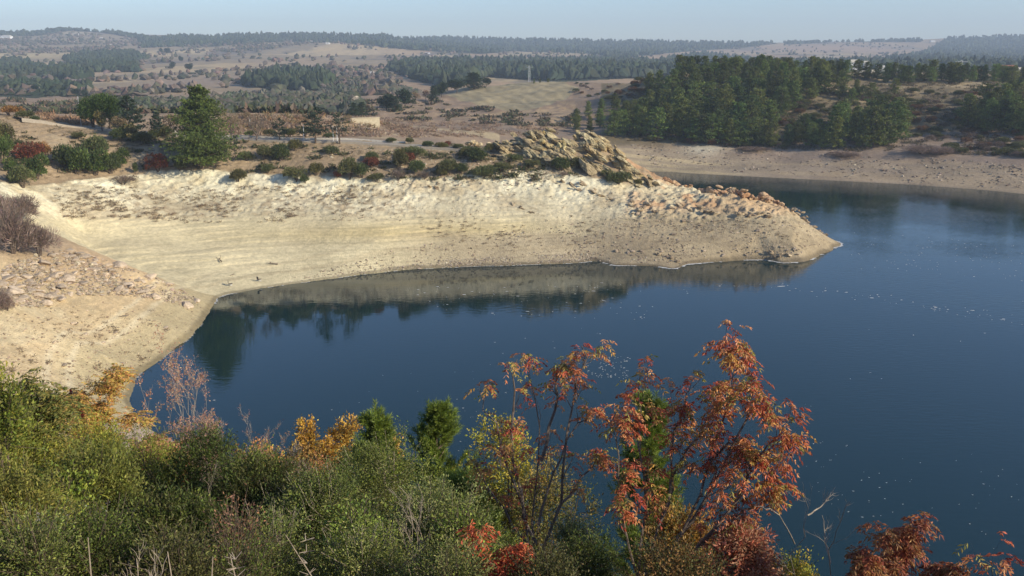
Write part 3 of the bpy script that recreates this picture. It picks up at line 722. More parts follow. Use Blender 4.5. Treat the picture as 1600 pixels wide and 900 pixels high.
SHRUB_LT = [shr(s, n=2600, leaf=0.12, base=((0.11, 0.15, 0.03), (0.08, 0.12, 0.03))) for s in (12, 13)]
def pn(seed, **k):
    V, Fq, col, SV, SF = pine_arrays(seed, **k); return make_me('pine_crown', V, Fq, M_NEEDLE, col), make_me('pine_trunk', SV, SF, M_BARK)
PINE = [pn(21, bare=0.06, power=0.6, width=0.30), pn(22, width=0.32, bare=0.05, power=0.5, irregular=0.5), pn(23, width=0.27, irregular=0.5, bare=0.08, power=0.65), pn(24, width=0.36, power=0.42, bare=0.05, irregular=0.5), pn(25, width=0.34, irregular=0.6, power=0.45, bare=0.07)]
CEDAR = [pn(31, n_lv=9, br=5, sparse=0.8, flat=0.12, tuft=8, width=0.34, base=((0.045, 0.07, 0.04), (0.05, 0.065, 0.04)), bare=0.2, leaf=0.05), pn(32, n_lv=8, br=4, sparse=0.75, flat=0.12, tuft=7, width=0.36, bare=0.3, leaf=0.05, irregular=0.6, base=(0.06, 0.08, 0.045)), pn(33, n_lv=14, br=6, flat=0.15, width=0.30, base=(0.05, 0.075, 0.045))]
def br_tree(seed, **k):
    V, Fq, col, SV, SF = crown_arrays(seed, **k); return make_me('broad_crown', V, Fq, M_LEAF, col), make_me('broad_trunk', SV, SF, M_BARK)
ROUND = [br_tree(41, n=7000, lobes=22, leaf=0.045, shape=(0.46, 0.46, 0.33), zc=0.6, ntr=3, base=((0.06, 0.10, 0.025), (0.08, 0.12, 0.03))), br_tree(42, n=7000, lobes=24, leaf=0.045, shape=(0.5, 0.5, 0.33), zc=0.6, ntr=3, base=((0.06, 0.10, 0.025), (0.08, 0.12, 0.03)))]
OAK = [br_tree(43, n=1500, lobes=12, leaf=0.09, base=(0.055, 0.075, 0.03)), br_tree(44, n=1500, lobes=10, leaf=0.09, base=(0.05, 0.07, 0.03))]
YEL = [br_tree(45, n=1500, lobes=10, leaf=0.06, shape=(0.22, 0.22, 0.42), sub=0.13, zc=0.58, base=((0.30, 0.24, 0.08), (0.24, 0.21, 0.08))), br_tree(46, n=900, lobes=12, leaf=0.05, shape=(0.4, 0.4, 0.4), sub=0.16, zc=0.6, base=((0.26, 0.18, 0.09), (0.22, 0.17, 0.08)))]
def bare_tree(seed, leaves=700, base=((0.22, 0.17, 0.11),)):
    lines, tips = branch_tree(seed, [(np.array([(0, 0, -0.03), (0.0, 0.01, 0.2), (0.02, 0, 0.42), (0.0, 0, 0.85)]), 0.022)] + [(np.array([(0, 0, 0.18), (math.cos(a) * 0.15, math.sin(a) * 0.15, 0.5), (math.cos(a) * 0.33, math.sin(a) * 0.33, 0.85)]), 0.012) for a in (0.3, 1.9, 3.4, 5.0)], depth=2, kids=7, up=0.2, minlen=0.1)
    TV, TF = lines_mesh(lines, 1.25)
    r = np.random.default_rng(seed); pts = np.concatenate([t[0][2:] for t in tips if t[2] > 0]); i = r.integers(0, len(pts), leaves)
    P = pts[i] + r.normal(size=(leaves, 3)) * 0.02; V, Fq = rhombs(P, rdir(leaves, r), 0.035, 0.02, r)
    return make_me('bare_crown', V, Fq, M_LEAF, lcol(leaves, base, 0.3, 0.1, r)), make_me('bare_trunk', TV, TF, M_REDBARK)
BARE = [bare_tree(51), bare_tree(52, 1100, ((0.28, 0.20, 0.09), (0.2, 0.17, 0.08)))]

# ---------------------------------------------------------------- bench shrubs (px, base py, width px, height px, kind)
BN = [(15, 180, 36, 18, 'o'), (40, 187, 30, 17, 'g'), (57, 190, 20, 11, 'g'), (8, 228, 34, 42, 'g'), (4, 255, 34, 48, 'l'), (22, 268, 30, 24, 'l'), (46, 252, 46, 32, 'r'), (70, 248, 28, 32, 'o'), (36, 292, 46, 40, 'g'), (58, 280, 40, 42, 'l'),
      (98, 262, 42, 42, 'g'), (122, 272, 46, 46, 'l'), (150, 246, 46, 40, 'g'), (150, 274, 44, 44, 'l'), (174, 272, 34, 36, 'g'), (188, 262, 30, 32, 'l'), (192, 288, 44, 18, 'd'), (122, 218, 20, 15, 'g'), (192, 221, 34, 25, 'g'), (222, 226, 34, 24, 'g'),
      (247, 267, 38, 30, 'r'), (197, 209, 12, 8, 'd'), (213, 272, 9, 22, 'g'), (258, 216, 26, 22, 'g'), (240, 216, 20, 16, 'g'), (282, 268, 24, 20, 'g'), (345, 250, 26, 36, 'g'), (371, 284, 32, 24, 'g'), (386, 251, 26, 18, 'g'), (414, 250, 32, 26, 'g'),
      (440, 252, 30, 32, 'g'), (462, 236, 26, 22, 'g'), (418, 271, 20, 18, 'g'), (462, 283, 38, 27, 'g'), (478, 286, 18, 16, 'g'), (495, 274, 26, 24, 'g'), (517, 241, 28, 16, 'g'), (546, 280, 36, 40, 'g'), (566, 278, 30, 28, 'g'), (581, 262, 24, 20, 'r'),
      (580, 252, 26, 18, 'g'), (588, 284, 28, 16, 'g'), (528, 277, 14, 12, 'r'), (624, 264, 32, 36, 'g'), (648, 247, 40, 22, 'g'), (637, 256, 22, 22, 'r'), (648, 272, 30, 26, 'g'), (622, 283, 22, 20, 'd'), (664, 280, 24, 14, 'd'), (700, 274, 36, 30, 'g'),
      (720, 272, 26, 20, 'g'), (690, 275, 20, 16, 'g'), (756, 276, 44, 22, 'g'), (784, 268, 32, 18, 'g'), (742, 254, 40, 28, 'g'), (728, 246, 24, 18, 'g'), (612, 223, 20, 10, 'g'), (640, 226, 14, 14, 'g'), (668, 230, 20, 12, 'g'), (690, 232, 24, 12, 'g'),
      (700, 229, 12, 10, 'r'), (714, 234, 22, 12, 'g'), (734, 238, 26, 12, 'g'), (768, 238, 24, 16, 'g'), (803, 252, 30, 14, 'g'), (832, 262, 28, 16, 'g'), (876, 268, 32, 26, 'g'), (903, 264, 26, 22, 'g'), (966, 286, 40, 22, 'g'), (948, 276, 22, 12, 'g'),
      (880, 276, 16, 10, 'd'), (998, 288, 18, 10, 'g'), (452, 214, 30, 16, 'g'), (478, 214, 34, 20, 'g'), (512, 216, 22, 10, 'g'), (420, 212, 26, 12, 'g'), (392, 212, 20, 10, 'g')]
KIND = {'g': (SHRUB, 'dark green'), 'l': (SHRUB_LT, 'bright green'), 'r': (SHRUB_RED, 'dark red'), 'o': (SHRUB_ORG, 'orange'), 'd': (SHRUB_DRY, 'leafless grey-brown')}
bx, by, bz, _ = hit([b[0] for b in BN], [b[1] for b in BN], 118, 176)
WHERE = [(0, 110, 'at the left end of the bench'), (110, 232, 'on the bench below the round-crowned pines'), (232, 350, 'around the foot of the tall pine'), (350, 520, 'on the bench below the roadside conifers'), (520, 610, 'on the bench in the middle of the slope'),
         (610, 700, 'on the stony bench with the red bush'), (700, 800, 'on the bench near the pale boulder'), (800, 1020, 'at the foot of the rock outcrop')]
cnt = {}
for i, (px, py, wpx, hpx, kd) in enumerate(BN):
    loc = (bx[i], by[i], bz[i] - 0.05); k = mpp(loc); protos, cname = KIND[kd]; me = protos[i % len(protos)]
    sx = wpx * k / 1.95; sz = hpx * k / 1.42
    place = next(t for a, b_, t in WHERE if a <= px < b_)
    # neighbours in words: order along the bench
    nm = min((j for j in range(len(BN)) if j != i), key=lambda j: (BN[j][0] - px) ** 2 + (BN[j][1] - py) ** 2)
    size = 'large' if wpx > 38 else 'small' if wpx < 23 else 'middling'
    key = (size, cname, place); cnt.setdefault(key, []).append(i)
    if kd == 'g': tint = [(1.0, 1.0, 1.0), (1.15, 1.05, 1.1), (0.85, 0.95, 0.9), (1.35, 1.12, 1.05)][i % 4]
    else: tint = (1, 1, 1)
    e = plant('shrub', me[0], me[1], loc, rng.uniform(0, 6.28), (sx, sx * 0.9, sz), f'{size} {cname} shrub', 'shrub', 'shrubs on the dry bench above the pale bank', tint, 'foliage', 'stem')
    e['_i'] = i
ORD = ['leftmost', 'second from the left', 'third from the left', 'fourth from the left', 'fifth from the left', 'sixth from the left', 'seventh from the left', 'eighth from the left']
for e in [o for o in C.objects if '_i' in o.keys()]:
    i = e['_i']; px, py, wpx, hpx, kd = BN[i]; size = 'large' if wpx > 38 else 'small' if wpx < 23 else 'middling'
    key = (size, KIND[kd][1], next(t for a, b_, t in WHERE if a <= px < b_)); L_ = sorted(cnt[key], key=lambda j: BN[j][0])
    lab = f'{key[0]} {key[1]} shrub {key[2]}'
    if len(L_) > 1: lab += ', ' + ORD[min(L_.index(i), 7)].replace(' from the left', ' from left')
    e['label'] = lab; del e['_i']

# ---------------------------------------------------------------- trees on the bench and along the road
def tree_at(name, proto, px, py, top, wpx, label, cat='tree', group=None, Y=(120, 200), color=None, wref=0.6):
    x, y, z, _ = hit([px], [py], *Y); loc = (x[0], y[0], z[0] - 0.05); k = mpp(loc); hgt = (py - top) * k; sx = wpx * k / wref
    return plant(name, proto[0], proto[1], loc, rng.uniform(0, 6.28), (sx, sx, hgt), label, cat, group, color)
BIG = pn(61, n_lv=28, br=9, tuft=30, width=0.36, leaf=0.022, bare=0.05, irregular=0.6, power=0.8, sparse=0.95, flat=0.3, base=((0.11, 0.15, 0.03), (0.13, 0.17, 0.035), (0.085, 0.115, 0.028)))
tree_at('pine_tree', BIG, 315, 264, 138, 96, 'tall bright green pine, the largest tree on the bench above the bank', wref=0.72)
tree_at('pine_tree', ROUND[0], 147, 200, 147, 46, 'round-crowned dark pine, left one of the pair beside the road', wref=0.95, group='pair of round-crowned pines')
tree_at('pine_tree', ROUND[1], 170, 202, 143, 50, 'round-crowned bright pine, right one of the pair beside the road', wref=0.95, group='pair of round-crowned pines')
tree_at('cedar_tree', CEDAR[2], 205, 212, 151, 50, 'blue-green cone-shaped cedar behind the round-crowned pines', wref=0.62)
tree_at('conifer_tree', CEDAR[2], 247, 214, 176, 26, 'small dark conifer left of the tall pine', wref=0.62)
tree_at('yellow_tree', YEL[0], 160, 205, 166, 16, 'slender pale yellow tree in front of the round-crowned pines', wref=0.45)
tree_at('yellow_tree', YEL[1], 190, 216, 174, 34, 'yellow-brown tree right of the round-crowned pines', wref=0.9)
tree_at('yellow_tree', YEL[0], 208, 222, 186, 17, 'small straw-yellow tree below the cedar', wref=0.45)
tree_at('bare_tree', YEL[1], 268, 212, 172, 42, 'round brownish autumn tree left of the tall pine', wref=0.9, color=(0.85, 0.8, 0.95))
tree_at('bare_tree', BARE[1], 362, 219, 177, 44, 'nearly leafless tree first right of the tall pine', wref=0.8)
tree_at('bare_tree', BARE[0], 402, 221, 180, 46, 'leafless forked tree on the road verge', wref=0.8)
tree_at('conifer_tree', CEDAR[1], 368, 250, 212, 26, 'stunted conifer with thin layered branches just right of the tall pine', wref=0.66)
tree_at('conifer_tree', CEDAR[0], 437, 221, 185, 30, 'dark layered conifer beside the road, left of the taller cedar', wref=0.66)
tree_at('cedar_tree', CEDAR[0], 493, 224, 168, 46, 'tallest open-branched cedar on the road verge', wref=0.66)
tree_at('cedar_tree', CEDAR[1], 531, 225, 179, 40, 'thin greyish cedar just right of the tallest open-branched cedar', wref=0.7)
for px, py, top, wp, lab in ((385, 188, 172, 18, 'small yellow tree on the stony bank near the leafless trees'), (478, 196, 181, 14, 'little orange tree behind the tallest cedar'), (543, 192, 176, 18, 'little ochre tree at the end of the stony bank')):
    tree_at('autumn_tree', YEL[1], px, py, top, wp, lab, wref=0.9, Y=(165, 200), group='small autumn trees on the stony bank')
# ---------------------------------------------------------------- mid-distance trees round the bare field
for i, (px, py, top, wp, kd, lab) in enumerate([(553, 186, 161, 18, 'p', 'pine left of a pair beside the pale retaining wall'), (566, 182, 160, 18, 'p', 'pine right of a pair beside the pale retaining wall'),
        (604, 172, 146, 34, 'o', 'broad dark tree at the left foot of the bare field hill'), (617, 174, 152, 20, 'p', 'small pine below the broad dark tree'), (633, 168, 139, 34, 'o', 'broad dark tree nearest the yellow tree'),
        (650, 160, 140, 20, 'y', 'yellow autumn tree between dark trees by the bare field'), (665, 157, 138, 14, 'r', 'reddish autumn tree between dark trees by the bare field'), (678, 160, 135, 20, 'p', 'dark tree standing alone on the edge of the bare field'),
        (690, 152, 128, 26, 'o', 'dark tree on the skyline edge of the bare field, lower one'), (714, 146, 124, 30, 'o', 'dome-shaped dark tree on the edge of the bare field'), (741, 139, 114, 34, 'p', 'pine highest up the left edge of the bare field'),
        (760, 134, 120, 16, 'o', 'small dark tree at the top of the bare field')]):
    pr = {'p': PINE[i % 5], 'o': OAK[i % 2], 'y': YEL[1], 'r': YEL[1]}[kd]
    tree_at({'p': 'pine_tree', 'o': 'oak_tree', 'y': 'autumn_tree', 'r': 'autumn_tree'}[kd], pr, px, py, top, wp, lab, wref=0.6 if kd == 'p' else 0.95, Y=(250, 470), color=(0.75, 0.8, 0.9) if kd in 'po' else (0.9, 0.6, 0.6) if kd == 'r' else (1, .9, .8), group='trees around the bare field')

# ---------------------------------------------------------------- pine wood on the far shore
def scatter(poly, n, seed, Y, mind=6):
    r = np.random.default_rng(seed); p = np.array(poly, float); out = []
    Q = np.stack([r.uniform(p[:, 0].min(), p[:, 0].max(), n * 60), r.uniform(p[:, 1].min(), p[:, 1].max(), n * 60)], -1); Q = Q[inpoly(Q[:, 0], Q[:, 1], poly)]
    for q in Q:
        if len(out) >= n: break
        if any((q[0] - o[0]) ** 2 + ((q[1] - o[1]) * 1.8) ** 2 < mind ** 2 for o in out): continue
        out.append(q)
    a = np.array(out); x, y, z, ok = hit(a[:, 0], a[:, 1], *Y)
    return [(a[i, 0], a[i, 1], x[i], y[i], z[i]) for i in range(len(a)) if ok[i] and z[i] > 0.6]
ZONES = [
 ([(880, 205), (900, 185), (960, 165), (1010, 140), (1100, 125), (1200, 120), (1300, 124), (1330, 130), (1290, 150), (1240, 165), (1230, 190), (1190, 215), (1140, 222), (1060, 220), (980, 216), (930, 212)], 108, 7.5, 10.8, 'dark green pine in the dense wood on the far shore', 'pines of the dense wood on the far shore', 12),
 ([(1060, 222), (1150, 226), (1210, 228), (1205, 232), (1100, 226)], 9, 6, 9, 'pine in the front row of the wood, just above the bare shore', 'pines in the front row of the far wood', 10),
 ([(1310, 205), (1400, 195), (1415, 215), (1390, 232), (1300, 233), (1270, 228)], 17, 7.5, 10.5, 'pine in the separate clump above the middle of the far shore', 'pines of the middle clump on the far shore', 10),
 ([(1230, 215), (1290, 212), (1290, 232), (1230, 230)], 9, 5, 7.5, 'lower pine left of the middle clump on the far shore', 'low pines left of the middle clump', 10),
 ([(1505, 180), (1600, 170), (1680, 175), (1680, 215), (1560, 214), (1510, 200)], 24, 7, 10, 'pine in the clump at the right end of the far shore', 'pines of the clump at the right end of the far shore', 11),
 ([(1280, 130), (1420, 130), (1600, 132), (1680, 135), (1680, 126), (1500, 124), (1380, 122), (1300, 122)], 46, 7, 9.5, 'pine in the long row on top of the right-hand plateau', 'pines in the long row on the plateau', 8),
 ([(1310, 150), (1400, 148), (1370, 165), (1310, 165)], 7, 5, 7, 'small pine on the scrubby slope between the woods', 'small pines on the scrubby slope', 10),
 ([(1040, 112), (1240, 112), (1300, 118), (1230, 120), (1130, 116)], 26, 6.5, 8.5, 'pine along the wooded crest of the far-shore hill', 'pines on the crest of the far-shore hill', 7),
 ([(830, 131), (880, 130), (935, 128), (935, 124), (880, 124)], 9, 5, 6.5, 'pine in the row on the ridge right of the bare field', 'pines on the ridge right of the bare field', 7),
]
np_ = 0
for zi, (poly, n, h0, h1, lab, grp, md) in enumerate(ZONES):
    for (px, py, x, y, z) in scatter(poly, n, 300 + zi, (236, 620) if px < 0 else (205, 640), md):
        hh = rng.uniform(h0, h1) * float(np.interp(y, [250, 330], [1.0, 0.72])) * float(np.interp(px, [860, 900, 1050], [0.55, 0.62, 1.0])); pr = PINE[rng.integers(0, 5)]; wd = hh * rng.uniform(0.8, 1.3)
        t = rng.uniform(0.6, 1.55); u2 = rng.uniform(0.85, 1.2)
        plant('pine_tree', pr[0], pr[1], (x, y, z - 0.1), rng.uniform(0, 6.28), (wd, wd, hh), lab, 'pine tree', grp, (1.9 * t * u2, 1.7 * t, 1.1 * t)); np_ += 1
print('pines', np_)
# scrub on the far hill
SZ = [([(1220, 150), (1600, 140), (1680, 140), (1680, 240), (1600, 245), (1500, 235), (1430, 215), (1420, 195), (1300, 200), (1240, 215), (1180, 222)], 215, 'low dark shrub on the scrubby slope of the far shore', 'shrubs on the far scrubby slope', 6.0),
      ([(1470, 225), (1600, 232), (1680, 235), (1680, 250), (1560, 245), (1480, 238)], 24, 'shrub at the lower edge of the far right-hand scrub', 'shrubs at the lower edge of the far right-hand scrub', 6.0),
      ([(900, 130), (1020, 126), (1000, 150), (960, 160), (900, 150), (880, 140)], 34, 'shrub on the open ridge left of the dense wood', 'shrubs on the open ridge left of the wood', 5.0),
      ([(1000, 218), (1230, 228), (1230, 233), (1100, 228), (1000, 221)], 22, 'shrub at the front edge of the dense wood', 'shrubs at the front edge of the dense wood', 5.0)]
for zi, (poly, n, lab, grp, md) in enumerate(SZ):
    for (px, py, x, y, z) in scatter(poly, n, 500 + zi, (205, 640), md):
        u = rng.random(); s_ = rng.uniform(0.9, 2.1)
        if u < 0.62: me = SHRUB[rng.integers(0, 4)][0]; colr = (1.05, 0.95, 0.9); lb = lab
        elif u < 0.8: me = SHRUB_DRY[rng.integers(0, 3)][0]; colr = (0.8, 0.75, 0.75); lb = lab.replace('low dark', 'low grey').replace('shrub ', 'grey shrub ', 1) if 'low dark' not in lab else lab.replace('low dark', 'low grey')
        else: me = SHRUB_RED[rng.integers(0, 2)][0]; colr = (0.85, 1.25, 1.1); lb = lab.replace('low dark', 'rusty red') if 'low dark' in lab else 'rusty ' + lab
        single('shrub', me, (x, y, z - 0.1), rng.uniform(0, 6.28), (s_, s_, s_ * 0.75), lb, 'shrub', grp + (' with rusty leaves' if lb.startswith('rusty') else ' without leaves' if 'grey' in lb else ''), colr)
# leafless purple-brown thickets at the top of the far beach
for (px, py, wp, hp, lab) in ((1440, 240, 50, 14, 'long purple-brown leafless thicket at the head of the far beach'), (1475, 240, 40, 12, 'purple-brown leafless thicket at the right end of the long one'), (1320, 245, 46, 8, 'low grey-brown thicket below the middle pine clump'), (1180, 234, 50, 6, 'low grey-brown thicket below the dense wood'),
        (20, 395, 70, 74, 'tall grey-brown leafless thicket at the left edge above the rubble'), (62, 400, 56, 60, 'grey-brown leafless thicket beside the taller one above the rubble'), (-10, 345, 60, 60, 'upper grey-brown thicket at the left edge under the pale bank'), (30, 345, 60, 45, 'grey-brown thicket between the pale bank and the rubble'),
        (10, 485, 34, 36, 'small leafless brown bush at the left edge on the bare foreland')):
    x, y, z, _ = hit([px], [py], 60 if py > 300 else 200, 330 if py < 300 else 135); loc = (x[0], y[0], z[0] - 0.1); k = mpp(loc)
    V, Fq, col, SV, SF = shrub_arrays(700 + px, n=3800, leaf=0.26 if py > 300 else 0.3, base=((0.24, 0.185, 0.15), (0.19, 0.145, 0.12)), aspect=0.07, lobes=12, flat=0.7)
    plant('thicket', make_me('thicket_twigs', V, Fq, M_LEAF, col), make_me('thicket_stems', SV, SF, M_BARK), loc, 0, (wp * k / 1.9, wp * k / 2.2, hp * k / 1.3), lab, 'thicket', None, (1.4, 1.35, 1.3), 'twigs', 'stem')

# ---------------------------------------------------------------- far woods as masses
def ico(sub=1):
    import bmesh
    bm = bmesh.new(); bmesh.ops.create_icosphere(bm, subdivisions=sub, radius=1.0)
    V = np.array([v.co[:] for v in bm.verts]); Fq = np.array([[v.index for v in f.verts] for f in bm.faces]); bm.free(); return V, Fq
I1 = ico(1)
def mass(name, pts, hts, wid, base, seed, conic=0.35, var=0.3):
    r = np.random.default_rng(seed); n = len(pts); V0, F0 = I1
    m = len(V0)
    V = V0[None] * (1 + 0.28 * r.normal(size=(n, m, 1)))
    taper = 1 - conic * V0[None, :, 2:3]
    V = V * np.concatenate([taper, taper, np.ones_like(taper)], 2)
    V = V * np.stack([wid, wid, hts * 0.5], -1)[:, None, :]
    V = V + pts[:, None, :] + np.stack([0 * hts, 0 * hts, hts * 0.45], -1)[:, None]
    Fq = (F0[None] + (np.arange(n) * m)[:, None, None]).reshape(-1, 3)
    col = np.repeat(lcol(n, base, var, 0.08, r, k=1), m, 0) * (1 + 0.15 * r.normal(size=(n * m, 1)))
    return mesh_np(name, V.reshape(-1, 3), Fq, M_FAR, np.clip(col, 0.005, 1), smooth=False)
def far_points(poly, n, seed, Y=(520, 4000)):
    r = np.random.default_rng(seed); p = np.array(poly, float)
    q = np.stack([r.uniform(p[:, 0].min(), p[:, 0].max(), n * 4), r.uniform(p[:, 1].min(), p[:, 1].max(), n * 4)], -1)
    q = q[inpoly(q[:, 0], q[:, 1], poly)][:n]
    x, y, z, ok = hit(q[:, 0], q[:, 1], Y[0], Y[1], 260)
    return np.stack([x, y, z], -1)[ok]
fs_ = [('ridge', 5200, 'pine forest along the far skyline ridge', 9, 4), ('valley', 8200, 'blue-green pine forest on the far side of the valley', 9, 4), ('patch', 900, 'dark square wood on the far left hillside', 8, 3.6), ('left', 1000, 'wood on the lower left hillside', 8, 3.6),
       ('spur', 620, 'pine wood on the spur in the middle of the valley', 8, 3), ('slope', 900, 'scrubby wood on the grey stony slope', 3.5, 2.0), ('bushes', 1500, 'green scrub behind the stony bank', 3.2, 2.2), ('summit', 420, 'trees on the summit of the left skyline hill', 9, 6),
       ('leftbelt', 150, 'belt of trees across the left fields', 6, 3), ('lefthedge', 120, 'dark hedge line across the left fields', 3.5, 2.5), ('skyright', 420, 'tree line on the skyline above the red fields', 9, 5)]
for nm, n, lab, hh, ww in fs_:
    P = far_points(FORESTS[nm], n, 900 + n, (300 if nm == 'bushes' else 520, 4000)); m = len(P); r = np.random.default_rng(n)
    h_ = hh * r.uniform(0.7, 1.3, m); w_ = ww * r.uniform(0.7, 1.3, m)
    if nm in ('slope', 'bushes'): base = ((0.06, 0.07, 0.04), (0.10, 0.09, 0.065))
    else: base = ((0.028, 0.042, 0.022), (0.04, 0.052, 0.026))
    o = mass('woods' if nm not in ('bushes', 'slope') else 'undergrowth', P, h_, w_, base, n); tag(o, lab, 'wood' if hh > 4 else 'scrub', kind='stuff')
# scattered bushes and hedges over the far fields
r = np.random.default_rng(77)
P = np.concatenate([far_points([(-300, 60), (1500, 66), (1480, 100), (900, 100), (640, 110), (620, 150), (560, 178), (-300, 178)], 6500, 78), far_points([(-100, 58), (60, 54), (110, 50), (230, 60), (560, 64), (560, 80), (-100, 84)], 2600, 80)])
f2 = fbm(P[:, 0] / 90, P[:, 1] / 200, 3, 263) + 0.5 * fbm(P[:, 0] / 30, P[:, 1] / 60, 3, 270); keep = f2 + r.uniform(-0.25, 0.25, len(P)) + 0.35 * ((P[:, 1] > 1900) & (P[:, 0] < 0)) > -0.02; P = P[keep]
tag(mass('undergrowth', P, r.uniform(2, 6.5, len(P)), r.uniform(1.6, 4.2, len(P)), ((0.12, 0.095, 0.075), (0.06, 0.065, 0.04), (0.15, 0.105, 0.08), (0.09, 0.08, 0.05)), 79, conic=0.1), 'brown and green bushes and hedges over the far fields', 'scrub', kind='stuff')
# countable trees on the left fields
for i, (px, py, hp) in enumerate([(8, 142, 13), (22, 143, 12), (42, 144, 12), (55, 146, 14), (71, 146, 11), (82, 148, 12), (99, 150, 14), (118, 152, 15), (134, 154, 15), (136, 108, 10), (252, 84, 9), (262, 87, 12), (283, 97, 10), (296, 113, 14), (270, 108, 12)]):
    x, y, z, _ = hit([px], [py], 400, 2600); k = mpp((x[0], y[0], z[0])); pr = OAK[i % 2]
    plant('oak_tree', pr[0], pr[1], (x[0], y[0], z[0] - 0.3), rng.uniform(0, 6), (hp * k * 0.95, hp * k * 0.95, hp * k), 'dark round tree in the row across the far left fields' if i < 9 else 'dark tree standing alone in the far hillside fields', 'tree', 'trees in a row across the left fields' if i < 9 else 'lone trees on the far hillside', (0.6, 0.7, 0.75))
# ---------------------------------------------------------------- rocks
def seat(px, py, Y, rad, lift=0.1):
    """centre of a slab: on the ground seen at px,py, or above it when the pixel clears the ground"""
    x, y, z, ok = hit([px], [py], Y - 12, Y + 5)
    if ok[0]: return np.array([x[0], y[0], z[0] + rad * lift])
    p = np.array(at(px, py, Y)); g = float(gz(p[0], p[1])[0]); p[2] = min(p[2], g + rad * 0.8); return p
def crest_seat(px, rad, Y0=136, Y1=158, lift=0.45):
    """on the skyline of the ground in the direction of column px"""
    Ys = np.linspace(Y0, Y1, 60); z = np.full(60, 5.0)
    for _ in range(3):
        dep = Ys * CP - (z - H) * SP; xs = (px - 800) / F * dep; z = gz(xs, Ys)
    k = int(np.argmax((z - H) / Ys)); return np.array([xs[k], Ys[k], z[k] + rad * lift])
def outcrop(name, spots, seed, label, stretch=(1.5, 0.8, 0.75), tilt=0.5, n_sub=4, base=((0.50, 0.43, 0.29), (0.40, 0.33, 0.24), (0.46, 0.36, 0.22)), lift=0.1):
    """one mass of rock made of many fractured, tilted slabs; spots: (px, py of slab centre, Y, radius)"""
    r = np.random.default_rng(seed); parts = []; cols = []; Yc = None
    for i, (px, py, Y, rad) in enumerate(spots):
        for j in range(n_sub):
            V, Fq = rock_arrays(seed * 50 + i * 7 + j, sub=4 if rad > 1 and j == 0 else 3, cuts=16, noise=0.16, grain=1.7)
            s = rad * r.uniform(0.55, 1.0) * (1 if j == 0 else 0.62)
            V = V * np.array(stretch) * s
            a = tilt + r.normal() * 0.18; ca, sa = math.cos(a), math.sin(a)
            V = np.stack([V[:, 0] * ca + V[:, 2] * sa, V[:, 1], -V[:, 0] * sa + V[:, 2] * ca], -1)
            b = r.normal() * 0.35; cb, sb = math.cos(b), math.sin(b); V = np.stack([V[:, 0] * cb - V[:, 1] * sb, V[:, 0] * sb + V[:, 1] * cb, V[:, 2]], -1)
            if j == 0 and Y == 'crest':
                cen = crest_seat(px, rad, *((Yc - 1.2, Yc + 0.6) if Yc else (136, 158)), lift=(310 - py) / 20.0); Yc = Yc or cen[1]
            elif j == 0: cen = seat(px, py, Y, rad, lift)
            c = cen + (0 if j == 0 else r.normal(size=3) * rad * np.array([0.6, 0.45, 0.35]))
            V = V + c
            cb_ = np.array(base[r.integers(0, len(base))]) * r.uniform(0.85, 1.15)
            cc = np.tile(cb_, (len(V), 1)) * (1 + 0.22 * fbm(V[:, 0] * 0.9, V[:, 1] * 0.9, 3, 5, z=V[:, 2] * 2.2))[:, None]
            st = sm(0.1, 0.5, fbm(V[:, 0] * 0.35, V[:, 1] * 0.35, 2, 15, z=V[:, 2] * 0.5)); cc = cc * (1 - st[:, None] * 0.3 * np.array([0.3, 0.55, 1.0]))
            parts.append((V, Fq)); cols.append(cc)
    V, Fq = merge(parts)
    o = mesh_np(name, V, Fq, M_ROCK, np.concatenate(cols)); tag(o, label, 'rock'); return o
# big crag above the peninsula
sp = []
r = np.random.default_rng(5)
crest = [(772, 240), (782, 222), (795, 214), (810, 208), (828, 204), (845, 200), (860, 203), (875, 214), (890, 216), (903, 208), (918, 204), (932, 204), (945, 212), (957, 225), (968, 238), (980, 252), (995, 264), (1008, 274), (1018, 281)]
for t in range(len(crest)):
    px, py = crest[t]
    sp.append((px, py + 9, 160, 1.5))
for k in range(105):
    px = r.uniform(782, 1005); top = np.interp(px, [c[0] for c in crest], [c[1] for c in crest]); bot = np.interp(px, [780, 850, 900, 960, 1010], [244, 248, 262, 272, 286])
    f = r.uniform(0.12, 1.0); py = top + (bot - top) * f; sp.append((px, py + 6, 159 - 6.0 * f, r.uniform(0.95, 2.0)))
outcrop('rock_outcrop', sp, 3, 'big jagged ochre rock crag at the root of the peninsula', n_sub=3, stretch=(1.5, 0.9, 0.62), lift=0.05, base=((0.50, 0.43, 0.26), (0.38, 0.31, 0.19), (0.46, 0.37, 0.21)))
outcrop('rock_outcrop', [(848, 206, 157, 1.0), (850, 212, 156.5, 0.8)], 4, 'yellowish upright block on top of the big crag', stretch=(0.8, 0.8, 1.2), tilt=0.1, base=((0.55, 0.46, 0.24),))
outcrop('rock_outcrop', [(874, 214, 156, 1.0), (876, 224, 155.5, 1.1)], 6, 'yellowish upright block right of the topmost block of the crag', stretch=(0.75, 0.8, 1.3), tilt=0.1, base=((0.52, 0.45, 0.24),))
outcrop('rock_outcrop', [(740, 220, 161, 1.1), (733, 221, 161, 0.9), (750, 220, 161, 0.9), (763, 219, 163, 0.6)], 7, 'pale cream boulder mass standing left of the big crag', stretch=(1.0, 0.8, 0.95), tilt=0.0, base=((0.66, 0.56, 0.36), (0.6, 0.5, 0.33)))
